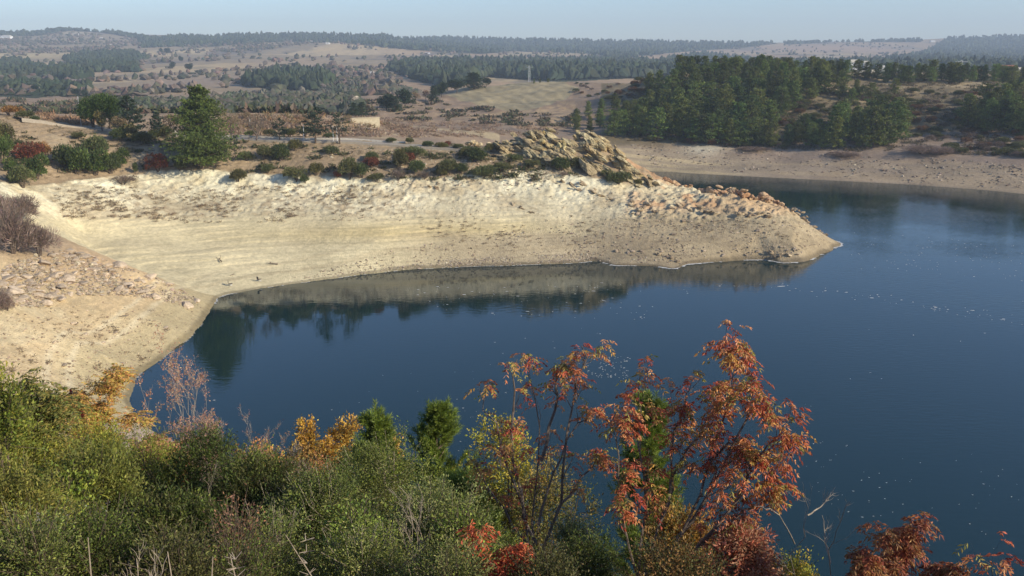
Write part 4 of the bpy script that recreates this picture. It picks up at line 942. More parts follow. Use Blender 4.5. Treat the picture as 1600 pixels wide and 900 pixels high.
# slabs breaking out of the slope below the crag
ob = ((0.42, 0.33, 0.215), (0.50, 0.41, 0.28), (0.36, 0.28, 0.19))
for q, (sps, lab) in enumerate([([(880, 285, 149.5, 0.9), (893, 290, 148.5, 0.9), (905, 297, 147.5, 0.8), (912, 288, 149, 0.7)], 'fluted rock ribs directly below the big crag'),
                              ([(802, 321, 141, 0.5), (815, 326, 140.5, 0.55), (830, 332, 140, 0.5)], 'low slab of brown rock in the middle of the pale slope'),
                              ([(672, 292, 145, 0.5), (682, 295, 144.5, 0.5)], 'small cluster of brown blocks at the top of the pale slope'),
                              ([(1062, 322, 145, 0.7), (1075, 328, 143.5, 0.6), (1050, 325, 144.5, 0.6)], 'brown craggy step on the orange peninsula slope'),
                              ([(925, 300, 147, 0.7), (940, 306, 146, 0.7), (955, 312, 145, 0.6)], 'line of leaning slabs right of the fluted ribs')]):
    outcrop('rock_outcrop', sps, 20 + q, lab, base=ob, n_sub=4, stretch=(1.5, 0.8, 0.6))
# orange knobs along the peninsula crest
orr = ((0.54, 0.33, 0.19), (0.48, 0.31, 0.20), (0.56, 0.40, 0.25))
for q, (sps, lab) in enumerate([([(1132, 308, 'crest', 0.7), (1142, 308, 'crest', 0.6), (1122, 310, 'crest', 0.6)], 'orange base rock under the balanced boulder on the peninsula crest'),
                              ([(1166, 303, 'crest', 0.9), (1174, 308, 'crest', 0.8), (1159, 308, 'crest', 0.6)], 'rounded orange knob on the peninsula crest, left of the tall one'),
                              ([(1191, 299, 'crest', 1.1), (1200, 298, 'crest', 1.0), (1186, 306, 'crest', 0.8), (1205, 306, 'crest', 0.8), (1196, 303, 'crest', 0.9)], 'tallest orange rock knob near the end of the peninsula'),
                              ([(1214, 305, 'crest', 0.8), (1222, 306, 'crest', 0.8), (1230, 308, 'crest', 0.7)], 'orange knob right of the tallest one on the peninsula'),
                              ([(1238, 306, 'crest', 0.8), (1246, 305, 'crest', 0.75), (1254, 305, 'crest', 0.7), (1262, 306, 'crest', 0.6)], 'jagged grey-brown edge stepping down to the peninsula tip'),
                              ([(1272, 305, 'crest', 0.55), (1281, 306, 'crest', 0.5), (1290, 306, 'crest', 0.45)], 'lowest jagged rocks just before the peninsula tip'),
                              ([(1044, 306, 'crest', 0.9), (1055, 308, 'crest', 0.9), (1066, 309, 'crest', 0.9), (1077, 309, 'crest', 0.8)], 'low line of orange rock along the peninsula crest near the big crag'),
                              ([(1105, 332, 144, 0.8), (1118, 334, 143, 0.7), (1095, 326, 145, 0.7)], 'brown broken ledge in the middle of the peninsula slope'),
                              ([(1155, 336, 142.5, 0.7), (1170, 340, 142, 0.65), (1185, 334, 142.5, 0.7), (1200, 340, 141.5, 0.6)], 'brown broken ledge under the tallest orange knob'),
                              ([(985, 322, 144.5, 0.8), (1000, 330, 143.5, 0.8), (1012, 320, 145, 0.7), (1022, 332, 143, 0.6)], 'dark craggy ribs between the pale slope and the orange earth'),
                              ([(1030, 398, 130, 0.55), (1048, 404, 129, 0.6), (1058, 410, 128.5, 0.5)], 'dark rock ledge running into the water in the middle of the peninsula shore'),
                              ([(1205, 396, 130.5, 0.55), (1218, 402, 129.8, 0.6), (1232, 400, 130, 0.5)], 'dark rock ledge at the water near the peninsula tip')]):
    outcrop('rock_outcrop', sps, 40 + q, lab, base=orr if q < 4 or q == 6 else ob, n_sub=4, stretch=(0.95, 0.8, 1.0) if q < 4 else (1.2, 0.8, 0.75), tilt=0.15, lift=0.3)
outcrop('rock_outcrop', [(px, 306 + 2 * (i % 2), 'crest', 0.85 + 0.25 * (i % 3)) for i, px in enumerate(range(1096, 1130, 8))], 81, 'orange bedrock ridge between the low crest line and the balanced boulder', base=orr, stretch=(1.4, 0.8, 0.8), tilt=0.35)
outcrop('rock_outcrop', [(px, 307 + 2 * (i % 2), 'crest', 0.8 + 0.25 * (i % 3)) for i, px in enumerate(range(1146, 1236, 8))], 82, 'continuous jagged orange-brown bedrock ridge carrying the knobs of the peninsula', base=orr + ob, stretch=(1.4, 0.8, 0.8), tilt=0.35)
outcrop('boulder', [(1136, 288, 'crest', 0.5), (1141, 288, 'crest', 0.42)], 60, 'pale orange boulder balanced on the peninsula crest', base=((0.62, 0.42, 0.25),), n_sub=2, stretch=(1.1, 0.8, 0.75), tilt=0)
outcrop('boulder', [(1319, 381, 132.8, 0.45), (1313, 384, 132.3, 0.3)], 61, 'brown boulder standing in the water off the peninsula tip', base=((0.36, 0.27, 0.19),), n_sub=2, stretch=(0.9, 0.8, 0.95), tilt=0)
outcrop('boulder', [(47, 190, 149, 0.8)], 62, 'pale boulder beside the orange bush at the top left', base=((0.6, 0.47, 0.36),), n_sub=2, stretch=(1.1, 0.8, 0.9), tilt=0)
outcrop('boulder', [(518, 246, 150, 0.45)], 63, 'white block lying on the bench below the roadside cedars', base=((0.75, 0.66, 0.48),), n_sub=2, stretch=(1.1, 0.8, 0.7), tilt=0)

BOUL = [make_me('boulder', *rock_arrays(100 + i, sub=2, cuts=11, noise=0.06), M_STONE) for i in range(9)]
def boulders(poly, n, seed, Y, rmin, rmax, lab, grp, md=5, tint=(1, 1, 1), flat=0.7):
    r = np.random.default_rng(seed); k_ = 0
    for (px, py, x, y, z) in scatter(poly, n, seed, Y, md):
        s = rmin + (rmax - rmin) * r.random() ** 2.2
        t = r.uniform(0.8, 1.2); big = s > rmin + 0.45 * (rmax - rmin)
        o = single('boulder', BOUL[r.integers(0, 9)], (x, y, z + s * 0.15), r.uniform(0, 6.28), (s * r.uniform(0.8, 1.4), s, s * flat * r.uniform(0.7, 1.2)), ('larger ' if big else 'smaller ') + lab, 'boulder', ('larger ' if big else 'smaller ') + grp, (tint[0] * t, tint[1] * t, tint[2] * t))
        o.rotation_euler = (r.uniform(-0.4, 0.4), r.uniform(-0.4, 0.4), r.uniform(0, 6.28))
RUB = [(0, 420), (60, 395), (110, 392), (170, 408), (230, 428), (280, 452), (310, 468), (300, 480), (250, 470), (190, 462), (120, 462), (60, 480), (0, 478)]
boulders(RUB, 165, 91, (60, 112), 0.20, 0.95, 'angular tan boulder in the rubble field on the left spur', 'boulders of the rubble field on the left spur', 6, (1.05, 1.0, 0.95))
boulders([(60, 500), (160, 500), (260, 490), (260, 560), (140, 620), (40, 600)], 16, 92, (55, 112), 0.12, 0.42, 'stone lying on the bare sand below the rubble field', 'stones on the sand below the rubble field', 22, (0.95, 0.9, 0.85))
boulders([(960, 392), (1060, 388), (1200, 385), (1290, 380), (1250, 398), (1200, 401), (1060, 408), (940, 405)], 44, 93, (120, 145), 0.16, 0.52, 'brown rock on the stony edge of the peninsula', 'rocks on the stony edge of the peninsula', 7, (0.85, 0.8, 0.76))
boulders([(960, 330), (1060, 335), (1200, 335), (1240, 365), (1100, 375), (950, 372)], 34, 94, (120, 150), 0.14, 0.5, 'dark rock scattered on the upper slope of the peninsula', 'rocks scattered on the upper peninsula slope', 9, (0.75, 0.68, 0.62))
boulders([(640, 240), (780, 250), (900, 280), (860, 300), (700, 290), (620, 280)], 26, 95, (125, 165), 0.15, 0.5, 'pale rock on the stony ground between the shrubs', 'rocks on the stony ground between the shrubs', 10, (1.25, 1.2, 1.15))
# small stones: far too many to count
def stones(name, poly, n, seed, Y, smin, smax, base, label):
    r = np.random.default_rng(seed); p = np.array(poly, float)
    q = np.stack([r.uniform(p[:, 0].min(), p[:, 0].max(), n * 3), r.uniform(p[:, 1].min(), p[:, 1].max(), n * 3)], -1); q = q[inpoly(q[:, 0], q[:, 1], poly)][:n]
    x, y, z, ok = hit(q[:, 0], q[:, 1], *Y, 220); P = np.stack([x, y, z], -1)[ok & (z > 0.02)]; m = len(P)
    dens = fbm(P[:, 0] / 4, P[:, 1] / 4, 3, seed) + r.uniform(-0.3, 0.5, m); P = P[dens > 0]; m = len(P)
    import bmesh
    V0 = np.array([(1, 0, 0), (-1, 0, 0), (0, 1, 0), (0, -1, 0), (0, 0, 1), (0, 0, -1), (.6, .6, .5), (-.6, .6, .4), (.6, -.6, .4), (-.6, -.6, .5)], float)
    F0 = np.array([(0, 6, 4), (6, 2, 4), (2, 7, 4), (7, 1, 4), (1, 9, 4), (9, 3, 4), (3, 8, 4), (8, 0, 4), (0, 2, 6), (2, 1, 7), (1, 3, 9), (3, 0, 8)])
    s = smin + (smax - smin) * r.random(m) ** 3
    V = V0[None] * (1 + 0.25 * r.normal(size=(m, 10, 1))) * s[:, None, None] * np.stack([r.uniform(0.8, 1.5, m), r.uniform(0.8, 1.2, m), r.uniform(0.45, 0.9, m)], -1)[:, None]
    a = r.uniform(0, 6.28, m); ca, sa = np.cos(a)[:, None], np.sin(a)[:, None]
    V = np.stack([V[..., 0] * ca - V[..., 1] * sa, V[..., 0] * sa + V[..., 1] * ca, V[..., 2]], -1) + P[:, None]
    Fq = (F0[None] + (np.arange(m) * 10)[:, None, None]).reshape(-1, 3)
    o = mesh_np(name, V.reshape(-1, 3), Fq, M_ROCK, lcol(m, base, 0.25, 0.05, r, k=10)); tag(o, label, 'gravel', kind='stuff')
stones('gravel', RUB, 6000, 191, (60, 112), 0.05, 0.28, ((0.5, 0.41, 0.29), (0.42, 0.34, 0.25)), 'small angular stones filling the rubble field on the left spur')
stones('gravel', [(0, 480), (200, 470), (320, 470), (300, 520), (200, 590), (160, 640), (0, 640)], 2600, 192, (52, 112), 0.03, 0.14, ((0.45, 0.35, 0.25), (0.36, 0.27, 0.19), (0.55, 0.45, 0.32)), 'scattered small stones on the left sand')
stones('gravel', [(440, 440), (640, 385), (960, 340), (1260, 345), (1300, 380), (1200, 404), (1050, 414), (900, 409), (560, 427)], 6500, 193, (118, 150), 0.04, 0.19, ((0.42, 0.34, 0.25), (0.33, 0.26, 0.19), (0.52, 0.44, 0.33)), 'stony debris over the lower slope of the peninsula')
stones('gravel', [(100, 292), (600, 290), (1000, 300), (1000, 340), (600, 345), (120, 340)], 3200, 194, (115, 155), 0.04, 0.16, ((0.62, 0.54, 0.4), (0.42, 0.34, 0.24), (0.3, 0.23, 0.16)), 'loose stones below the pale bank')
stones('gravel', [(560, 225), (780, 235), (900, 270), (860, 292), (560, 288)], 3500, 195, (125, 166), 0.05, 0.24, ((0.5, 0.42, 0.3), (0.6, 0.52, 0.38)), 'loose stones on the stony bench')
stones('gravel', [(430, 444), (700, 405), (930, 395), (925, 407), (820, 413), (680, 418), (560, 429)], 5000, 196, (115, 140), 0.05, 0.16, ((0.55, 0.48, 0.37), (0.4, 0.33, 0.25)), 'grey shingle along the waterline of the beach')
stones('gravel', [(220, 650), (360, 700), (480, 760), (420, 775), (300, 745), (215, 700)], 2200, 197, (42, 74), 0.03, 0.14, ((0.55, 0.42, 0.34), (0.42, 0.31, 0.24)), 'pinkish gravel at the foot of the near slope')
stones('gravel', [(980, 225), (1600, 255), (1600, 298), (1200, 272), (1020, 262)], 2400, 198, (190, 275), 0.08, 0.4, ((0.30, 0.24, 0.18), (0.22, 0.17, 0.13), (0.5, 0.42, 0.32)), 'dark stones and clods along the far shore')
stones('gravel', [(340, 180), (560, 182), (640, 205), (700, 215), (560, 214), (340, 212)], 3200, 199, (166, 240), 0.08, 0.35, ((0.5, 0.38, 0.26), (0.36, 0.26, 0.18)), 'rubble on the bank behind the road')

# dry tufts: brown dead weeds in low cushions
def tufts(poly, n, seed, Y, s0, s1, base, label, asp=0.2, k=26, name='dry_grass'):
    r = np.random.default_rng(seed); p = np.array(poly, float)
    q = np.stack([r.uniform(p[:, 0].min(), p[:, 0].max(), n * 3), r.uniform(p[:, 1].min(), p[:, 1].max(), n * 3)], -1); q = q[inpoly(q[:, 0], q[:, 1], poly)][:n]
    x, y, z, ok = hit(q[:, 0], q[:, 1], *Y, 220); P = np.stack([x, y, z], -1)[ok & (z > 0.3)]
    P = P[fbm(P[:, 0] / 5, P[:, 1] / 3, 3, seed) + r.uniform(-0.2, 0.3, len(P)) > 0]
    s = r.uniform(s0, s1, len(P)); P2 = np.repeat(P, k, 0) + r.normal(size=(len(P) * k, 3)) * np.repeat(s, k)[:, None] * np.array([0.5, 0.5, 0.05])
    D = unit(rdir(len(P2), r) * np.array([1, 1, 0.5]) + [0, 0, 0.6]); L = np.repeat(s, k) * r.uniform(0.4, 1, len(P2))
    V, Fq = rhombs(P2, D, L, L * asp, r); o = mesh_np(name, V, Fq, M_LEAF, lcol(len(P2), base, 0.3, 0.08, r)); tag(o, label, 'dry grass', kind='stuff')
BR = ((0.30, 0.22, 0.14), (0.22, 0.16, 0.11), (0.36, 0.28, 0.17))
tufts([(80, 295), (560, 288), (640, 300), (560, 345), (300, 350), (100, 345)], 900, 301, (110, 150), 0.25, 0.6, BR, 'brown dead tufts over the slope below the pale bank')
tufts([(0, 180), (300, 205), (560, 225), (780, 240), (1000, 285), (700, 285), (300, 265), (0, 285)], 1500, 302, (118, 172), 0.2, 0.55, ((0.32, 0.24, 0.14), (0.24, 0.18, 0.11), (0.16, 0.15, 0.08)), 'dry grass tufts on the bench')
tufts([(0, 490), (280, 480), (240, 560), (150, 640), (0, 640)], 260, 303, (52, 112), 0.15, 0.45, BR, 'dead weed tufts on the left sand')
tufts([(640, 340), (1200, 330), (1250, 370), (700, 390)], 500, 304, (118, 150), 0.15, 0.4, BR, 'dead weeds on the peninsula slope')
tufts([(340, 180), (560, 182), (900, 200), (850, 215), (560, 214), (340, 212)], 1500, 305, (166, 300), 0.5, 1.2, ((0.34, 0.23, 0.15), (0.26, 0.18, 0.13), (0.4, 0.3, 0.2)), 'dry weeds on the bank behind the road')
tufts([(60, 178), (150, 185), (140, 200), (70, 193)], 300, 306, (155, 200), 0.6, 1.4, ((0.40, 0.24, 0.13), (0.3, 0.2, 0.12)), 'rusty dead bracken behind the road at the left')
tufts([(1180, 120), (1600, 130), (1600, 245), (1100, 230), (980, 220), (960, 150)], 5200, 307, (210, 620), 0.4, 1.3, ((0.14, 0.12, 0.07), (0.22, 0.15, 0.09), (0.09, 0.09, 0.05)), 'low scrub and dead grass on the far shore hill')

OLV = ((0.10, 0.11, 0.045), (0.14, 0.13, 0.06), (0.20, 0.15, 0.09), (0.08, 0.095, 0.035))
tufts([(0, 200), (230, 215), (560, 232), (780, 240), (980, 285), (700, 282), (300, 266), (0, 282)], 620, 308, (118, 172), 0.35, 1.0, OLV, 'small scrubby growth between the shrubs of the bench', 0.45, 30, 'undergrowth')
VAL = ((0.10, 0.105, 0.05), (0.15, 0.12, 0.075), (0.08, 0.09, 0.045), (0.2, 0.14, 0.09))
tufts([(-100, 152), (130, 156), (400, 150), (560, 160), (600, 176), (560, 181), (-100, 182)], 620, 310, (205, 620), 1.2, 3.4, VAL, 'scrub and hedges in the valley just beyond the stony bank', 0.55, 34, 'undergrowth')
tufts([(560, 150), (700, 160), (900, 185), (900, 200), (640, 190), (560, 180)], 260, 311, (240, 420), 0.8, 2.2, VAL, 'scattered scrub on the slope below the bare field', 0.5, 30, 'undergrowth')
tufts([(340, 176), (560, 180), (620, 195), (560, 212), (340, 212)], 260, 309, (166, 240), 0.6, 1.5, ((0.34, 0.24, 0.12), (0.16, 0.15, 0.07), (0.4, 0.24, 0.12)), 'rust and olive scrub on the bank behind the road')
# ---------------------------------------------------------------- road with kerb, parapet, poles
M_ASPH = noise_mat('asphalt', (0.30, 0.26, 0.20), (0.38, 0.33, 0.26), 3, bump=0.1)
M_CONC = noise_mat('pale_concrete', (0.42, 0.39, 0.33), (0.58, 0.54, 0.46), 3, bump=0.15)
M_WALL = noise_mat('cream_wall', (0.40, 0.34, 0.23), (0.52, 0.45, 0.31), 2, bump=0.3)
M_WHITE = noise_mat('white_wall', (0.72, 0.71, 0.68), (0.80, 0.80, 0.78), 2, bump=0.05)
M_ROOF = noise_mat('roof_tiles', (0.20, 0.09, 0.065), (0.28, 0.13, 0.09), 4, bump=0.2)
M_GLASS = noise_mat('dark_glass', (0.02, 0.025, 0.03), (0.04, 0.045, 0.05), 2, rough=0.1, bump=0)
M_METAL = noise_mat('galvanised_steel', (0.45, 0.46, 0.47), (0.6, 0.61, 0.62), 5, rough=0.5, bump=0)
M_WOOD = noise_mat('dead_wood', (0.13, 0.10, 0.075), (0.24, 0.19, 0.14), 8)
def ribbon(name, path, w0, w1, lift, mat, thick=0.0):
    P = np.array(path, float); t = unit(np.gradient(P, axis=0)); nrm = np.stack([-t[:, 1], t[:, 0]], -1)
    A = P + nrm * w0; B = P + nrm * w1; za = gz(A[:, 0], A[:, 1]); zb = gz(B[:, 0], B[:, 1]); zc = np.maximum(za, zb)
    k = np.ones(9) / 9; zc = np.convolve(np.pad(zc, 4, 'edge'), k, 'valid') + lift
    n = len(P); top = np.concatenate([np.c_[A, zc], np.c_[B, zc]]); i = np.arange(n - 1)
    bot = top.copy(); bot[:, 2] -= max(thick, 0.6) + lift; V = np.concatenate([top, bot])
    Fq = np.concatenate([np.stack([i, i + 1, i + 1 + n, i + n], -1), np.stack([i + 2 * n, i + 3 * n, i + 1 + 3 * n, i + 1 + 2 * n], -1), np.stack([i, i + 2 * n, i + 1 + 2 * n, i + 1], -1), np.stack([i + n, i + n + 1, i + 1 + 3 * n, i + 3 * n], -1)])
    return mesh_np(name, V, Fq, mat)
rp = [(20, 187), (75, 193), (130, 198), (200, 206), (270, 211), (340, 215), (400, 218), (500, 220.5), (560, 222), (620, 226), (690, 231), (750, 237)]
rx, ry, rz_, _ = hit([p[0] for p in rp], [p[1] for p in rp], 145, 185); tt = np.linspace(0, 1, 120); s_ = np.linspace(0, 1, len(rp))
rpath = np.stack([np.interp(tt, s_, rx), np.interp(tt, s_, ry)], -1); kk = np.ones(13) / 13
rpath = np.stack([np.convolve(np.pad(rpath[:, i], 6, 'edge'), kk, 'valid') for i in range(2)], -1)
tag(ribbon('road', rpath, -1.6, 1.8, 0.05, M_ASPH), kind='structure')
kb = ribbon('kerb', rpath[38:100], 1.9, 2.15, 0.30, M_CONC); tag(kb, 'low pale concrete kerb wall running along the far side of the road', 'kerb wall')
def bx(bm, c, s, rz=0):
    import bmesh
    m = mathutils.Matrix.Translation(c) @ mathutils.Matrix.Rotation(rz, 4, 'Z') @ mathutils.Matrix.Diagonal((s[0], s[1], s[2], 1)); bmesh.ops.create_cube(bm, size=1, matrix=m)
def bmo(name, fn, mat, parent=None, bevel=0.0):
    import bmesh
    bm = bmesh.new(); fn(bm)
    if bevel: bmesh.ops.bevel(bm, geom=bm.edges[:], offset=bevel, segments=1, affect='EDGES')
    me = bpy.data.meshes.new(name); bm.to_mesh(me); bm.free(); me.materials.append(mat); o = bpy.data.objects.new(name, me); C.objects.link(o)
    if parent: o.parent = parent
    return o
for i, (px, py, Y, lab) in enumerate([(391, 199, (160, 200), 'first white post from the left beside the road'), (475, 219, (150, 200), 'white post left of the tallest cedar'), (521, 221, (150, 200), 'white post left of the thin cedar'), (527, 222, (150, 200), 'white post touching the thin cedar'), (127, 197, (150, 200), 'grey pole left of the round-crowned pines')]):
    x, y, z, _ = hit([px], [py], *Y); hh = 2.6 if i else 1.5
    if i == 4: hh = 5.0
    V, Fq = tube([(0, 0, -0.3), (0, 0, hh * 0.5), (0, 0, hh)], [0.055, 0.05, 0.04], 8)
    V2, F2 = tube([(0, 0, hh), (0.0, 0, hh + 0.12)], [0.07, 0.065], 8)
    o = mesh_np('post', *merge([(V, Fq), (V2, F2)]), M_WHITE if i < 4 else M_METAL, smooth=False, loc=(x[0], y[0], z[0])); tag(o, lab, 'post')
# retaining wall
x, y, z, _ = hit([548, 593], [200, 199], 200, 330); X0 = (x[0], y[0], z[0]); X1 = (x[1], y[1], z[1])
def rw(bm):
    a = np.array(X0); b = np.array(X1); L = np.linalg.norm(b[:2] - a[:2]); ang = math.atan2(b[1] - a[1], b[0] - a[0]); c = (a + b) / 2
    bx(bm, (c[0], c[1], c[2] + 0.2), (L, 0.5, 2.6), ang); bx(bm, (c[0], c[1], c[2] + 1.57), (L + 0.2, 0.7, 0.16), ang)
o = bmo('retaining_wall', rw, M_WALL); tag(o, 'pale cream retaining wall standing in the dry field behind the road', 'wall')

def house(px, py, Y, w_, d_, h_, label, roof=M_ROOF, wall=M_WHITE, rz=0.0, rh=1.6, wins=3, ridge='x'):
    if Y[1] - Y[0] < 2: p = at(px, py, Y[0])
    else:
        x, y, z, _ = hit([px], [py], *Y); p = (x[0], y[0], z[0])
    e = empty('house', (p[0], p[1], p[2] - 0.3), rz); tag(e, label, 'house')
    bmo('wall', lambda bm: bx(bm, (0, 0, h_ / 2), (w_, d_, h_)), wall, e)
    o = w_ / 2 + 0.4; q = d_ / 2 + 0.4
    if rh > 0:
        if ridge == 'x': V = np.array([(-o, -q, h_), (o, -q, h_), (o, q, h_), (-o, q, h_), (-o * .75, 0, h_ + rh), (o * .75, 0, h_ + rh)], float)
        else: V = np.array([(-o, q, h_), (-o, -q, h_), (o, -q, h_), (o, q, h_), (0, q * .99, h_ + rh), (0, -q * .99, h_ + rh)], float); V = np.array([(-o, -q, h_), (o, -q, h_), (o, q, h_), (-o, q, h_), (0, -q, h_ + rh), (0, q, h_ + rh)], float)
        me = bpy.data.meshes.new('roof')
        fc = [(0, 1, 5, 4), (2, 3, 4, 5), (0, 4, 3), (1, 2, 5), (0, 3, 2, 1)] if ridge == 'x' else [(0, 1, 4), (2, 3, 5), (1, 2, 5, 4), (3, 0, 4, 5), (0, 3, 2, 1)]
        me.from_pydata([tuple(v + np.array([0, 0, 0.003])) for v in V], [], fc); me.materials.append(roof); r_ = bpy.data.objects.new('roof', me); C.objects.link(r_); r_.parent = e
    for k in range(wins):
        xx = -w_ / 2 + w_ * (k + 0.6) / wins if wins > 1 else 0
        bmo('window', lambda bm: bx(bm, (xx, -d_ / 2 - 0.01, h_ * 0.58), (min(0.9, w_ * 0.16), 0.08, min(1.1, h_ * 0.3))), M_GLASS, e)
    bmo('door', lambda bm: bx(bm, (-w_ / 2 + w_ * 0.12, -d_ / 2 - 0.01, h_ * 0.3), (min(0.9, w_ * 0.14), 0.08, h_ * 0.55)), M_WOOD, e)
house(557, 166, (330, 480), 4.2, 4, 2.4, 'small ochre gabled house beyond the retaining wall', roof=M_STONE, wall=M_WALL, rh=1.8, wins=1, ridge='y')
e = empty('shed', at(544, 168, 385)); tag(e, 'long low shed with a white sheet roof beside the gabled house', 'shed')
bmo('wall', lambda bm: bx(bm, (0, 0, 0.9), (7.5, 3, 2.6)), M_CONC, e); bmo('roof', lambda bm: bx(bm, (0, -0.2, 2.45), (8.2, 4.2, 0.5)), M_WHITE, e)
house(1574, 117, (380, 381), 7.5, 5, 2.4, 'largest house on the plateau with a big red hipped roof', rh=1.9, wins=4)
house(1524, 117, (380, 381), 5.5, 4, 1.6, 'low house with a red roof left of the largest house', rh=1.0, wins=3)
house(1590, 116, (370, 371), 3.8, 3, 1.8, 'pale cream house in front of the big red roof', wall=M_WALL, roof=M_CONC, rh=1.2, wins=2)
house(1375, 110, (384, 385), 2.7, 2.5, 2.4, 'white cube-shaped building on the ridge right of the pale road wall', rh=0, wins=1)
house(1402, 111, (384, 385), 2.0, 2, 1.5, 'tiny white hut right of the white cube-shaped building', rh=0, wins=1)
house(1333, 108, (384, 385), 2.8, 2.5, 3, 'small white house left on the ridge above the far wood', rh=1.2, wins=1, roof=M_CONC)
house(1353, 105, (386, 387), 2, 2, 2, 'smallest white house between the ridge trees', rh=0.9, wins=1, roof=M_CONC)
o = bmo('parapet_wall', lambda bm: (bx(bm, (0, 0, 0), (13, 0.5, 0.9), 0.06), bx(bm, (7.4, 1.0, 0.35), (3.2, 0.5, 0.9), 0.5)), M_CONC); o.location = at(1338, 112, 372); tag(o, 'long pale road parapet on the ridge below the white houses', 'wall')
for i, (px, py, wd, lab) in enumerate([(1, 57, 9, 'white building at the far left edge of the skyline hill'), (11, 62, 22, 'long white shed on the left skyline hill'), (26, 62, 8, 'small white shed right of the long one on the left hill'), (121, 55, 7, 'white house just below the left summit'), (111, 67, 8, 'white house, left of two in the middle of the left hill'), (117, 67, 8, 'white house, right of two in the middle of the left hill'),
        (171, 71, 9, 'white building above the poplar row on the left hill'), (158, 60, 6, 'pale house on the right flank of the summit'), (88, 48, 7, 'pale house at the left shoulder of the summit'), (485, 66, 10, 'white house at the end of the ridge track'), (512, 69, 9, 'white house right of the ridge track end'), (368, 66, 8, 'white house at the edge of the skyline wood'),
        (668, 84, 9, 'white house among the red fields'), (174, 111, 3, 'tiny white hut in the brown valley field'), (1457, 66, 14, 'pale building at the right end of the red fields'), (1234, 62, 8, 'white house on the skyline above the red fields'), (1180, 63, 7, 'white house in the skyline wood'), (581, 116, 4, 'small grey hut on the tan field')]):
    house(px, py, (500, 3000), wd, wd * 0.6, max(2.5, wd * 0.35), lab, rh=wd * 0.12, wins=1, roof=M_CONC if i % 3 else M_ROOF)
# pylons
def pylon(px, py, Y, hh, lab, paired):
    p = at(px, py, Y); parts = []
    xs = (-1.6, 1.6) if paired else (-0.6, 0.6)
    for s in xs: parts.append(tube([(s, 0, -1), (s * 0.7, 0, hh)], [0.16, 0.10], 5))
    for t in np.linspace(0.15, 0.95, 6):
        parts.append(tube([(xs[0] * (1 - .3 * t), 0, hh * t), (xs[1] * (1 - .3 * t), 0, hh * (t + 0.08))], [0.05, 0.05], 4)); parts.append(tube([(xs[1] * (1 - .3 * t), 0, hh * t), (xs[0] * (1 - .3 * t), 0, hh * (t + 0.08))], [0.05, 0.05], 4))
    parts.append(tube([(-2.6, 0, hh * 0.92), (2.6, 0, hh * 0.92)], [0.09, 0.09], 4))
    o = mesh_np('pylon', *merge(parts), M_METAL, loc=p); tag(o, lab, 'pylon')
pylon(1082, 119, 331, 4.8, 'thin steel pylon among the trees on the wooded crest, left one', False)
pylon(1107, 119, 331, 6.2, 'wide twin-legged steel pylon on the bright edge of the wooded crest', True)
pylon(1500, 118, 380, 6, 'faint steel pylon on the plateau left of the red-roofed houses', False)
pylon(827, 128, 700, 12, 'lattice mast rising behind the crest of the bare field', False)

# ---------------------------------------------------------------- small things on the beach
def chair(px, py, lab, rz):
    x, y, z, _ = hit([px], [py], 100, 130); e = empty('camp_chair', (x[0], y[0], z[0] - 0.03), rz, 0.85); tag(e, lab, 'folding chair', 'folding chairs by the water')
    M = noise_mat('chair_cloth', (0.10, 0.08, 0.06), (0.15, 0.12, 0.09), 5, bump=0)
    bmo('seat', lambda bm: bx(bm, (0, 0, 0.42), (0.5, 0.45, 0.05)), M, e)
    def bk(bm):
        V, = bmesh_ret(bm)
    o = bmo('backrest', lambda bm: bx(bm, (-0.27, 0, 0.68), (0.05, 0.46, 0.5)), M, e); o.rotation_euler = (0, -0.12, 0); o.location = (-0.02, 0, 0)
    for sx in (-1, 1):
        for sy in (-1, 1):
            V, Fq = tube([(sx * 0.24, sy * 0.22, 0), (-sx * 0.18, sy * 0.22, 0.42)], [0.02, 0.02], 5); l = mesh_np('leg', V, Fq, M_METAL, parent=e)
chair(361, 447, 'dark folding chair on the wet sand, nearer the corner of the bay', 0.4)
chair(406, 440, 'dark folding chair on the sand, farther along the beach from the corner', 0.9)
def driftwood(px, py, Y, L, lab, seed, mat=M_WOOD):
    L *= 0.7
    x, y, z, _ = hit([px], [py], *Y); lines, tips = branch_tree(seed, [(np.array([(-L / 2, 0, 0.05), (0, 0.1 * L, 0.12 * L), (L / 2, 0, 0.10 * L)]), L * 0.035)], depth=2, kids=5, up=0.02, angle=0.9, shrink=0.45)
    o = mesh_np('driftwood', *lines_mesh(lines, 1.6), mat, loc=(x[0], y[0], z[0])); o.rotation_euler = (0, 0, seed); tag(o, lab, 'driftwood')
driftwood(364, 430, (100, 135), 1.2, 'dark broken branch lying on the sand above the chairs', 1)
driftwood(345, 407, (100, 140), 2.6, 'flat brown patch of driftwood in the middle of the sand', 2)
driftwood(425, 413, (100, 140), 2.4, 'grey driftwood branch on the sand right of the brown patch', 3)
driftwood(193, 495, (60, 112), 1.6, 'spiky dead bush on the sand below the rubble', 4)
driftwood(120, 507, (60, 112), 1.5, 'grey dead bush on the bare foreland', 5)
driftwood(175, 513, (60, 112), 1.8, 'brown fallen branch lying right of the grey dead bush', 6)
driftwood(48, 565, (50, 112), 1.6, 'forked dark dead branch at the left edge of the sand', 7)
driftwood(855, 345, (120, 150), 1.4, 'dark stump on the pale slope', 8)
driftwood(1350, 275, (190, 250), 3.0, 'dark stranded stump on the far beach', 9)
driftwood(1590, 293, (180, 250), 3.0, 'dark stranded log at the right end of the far beach', 10)

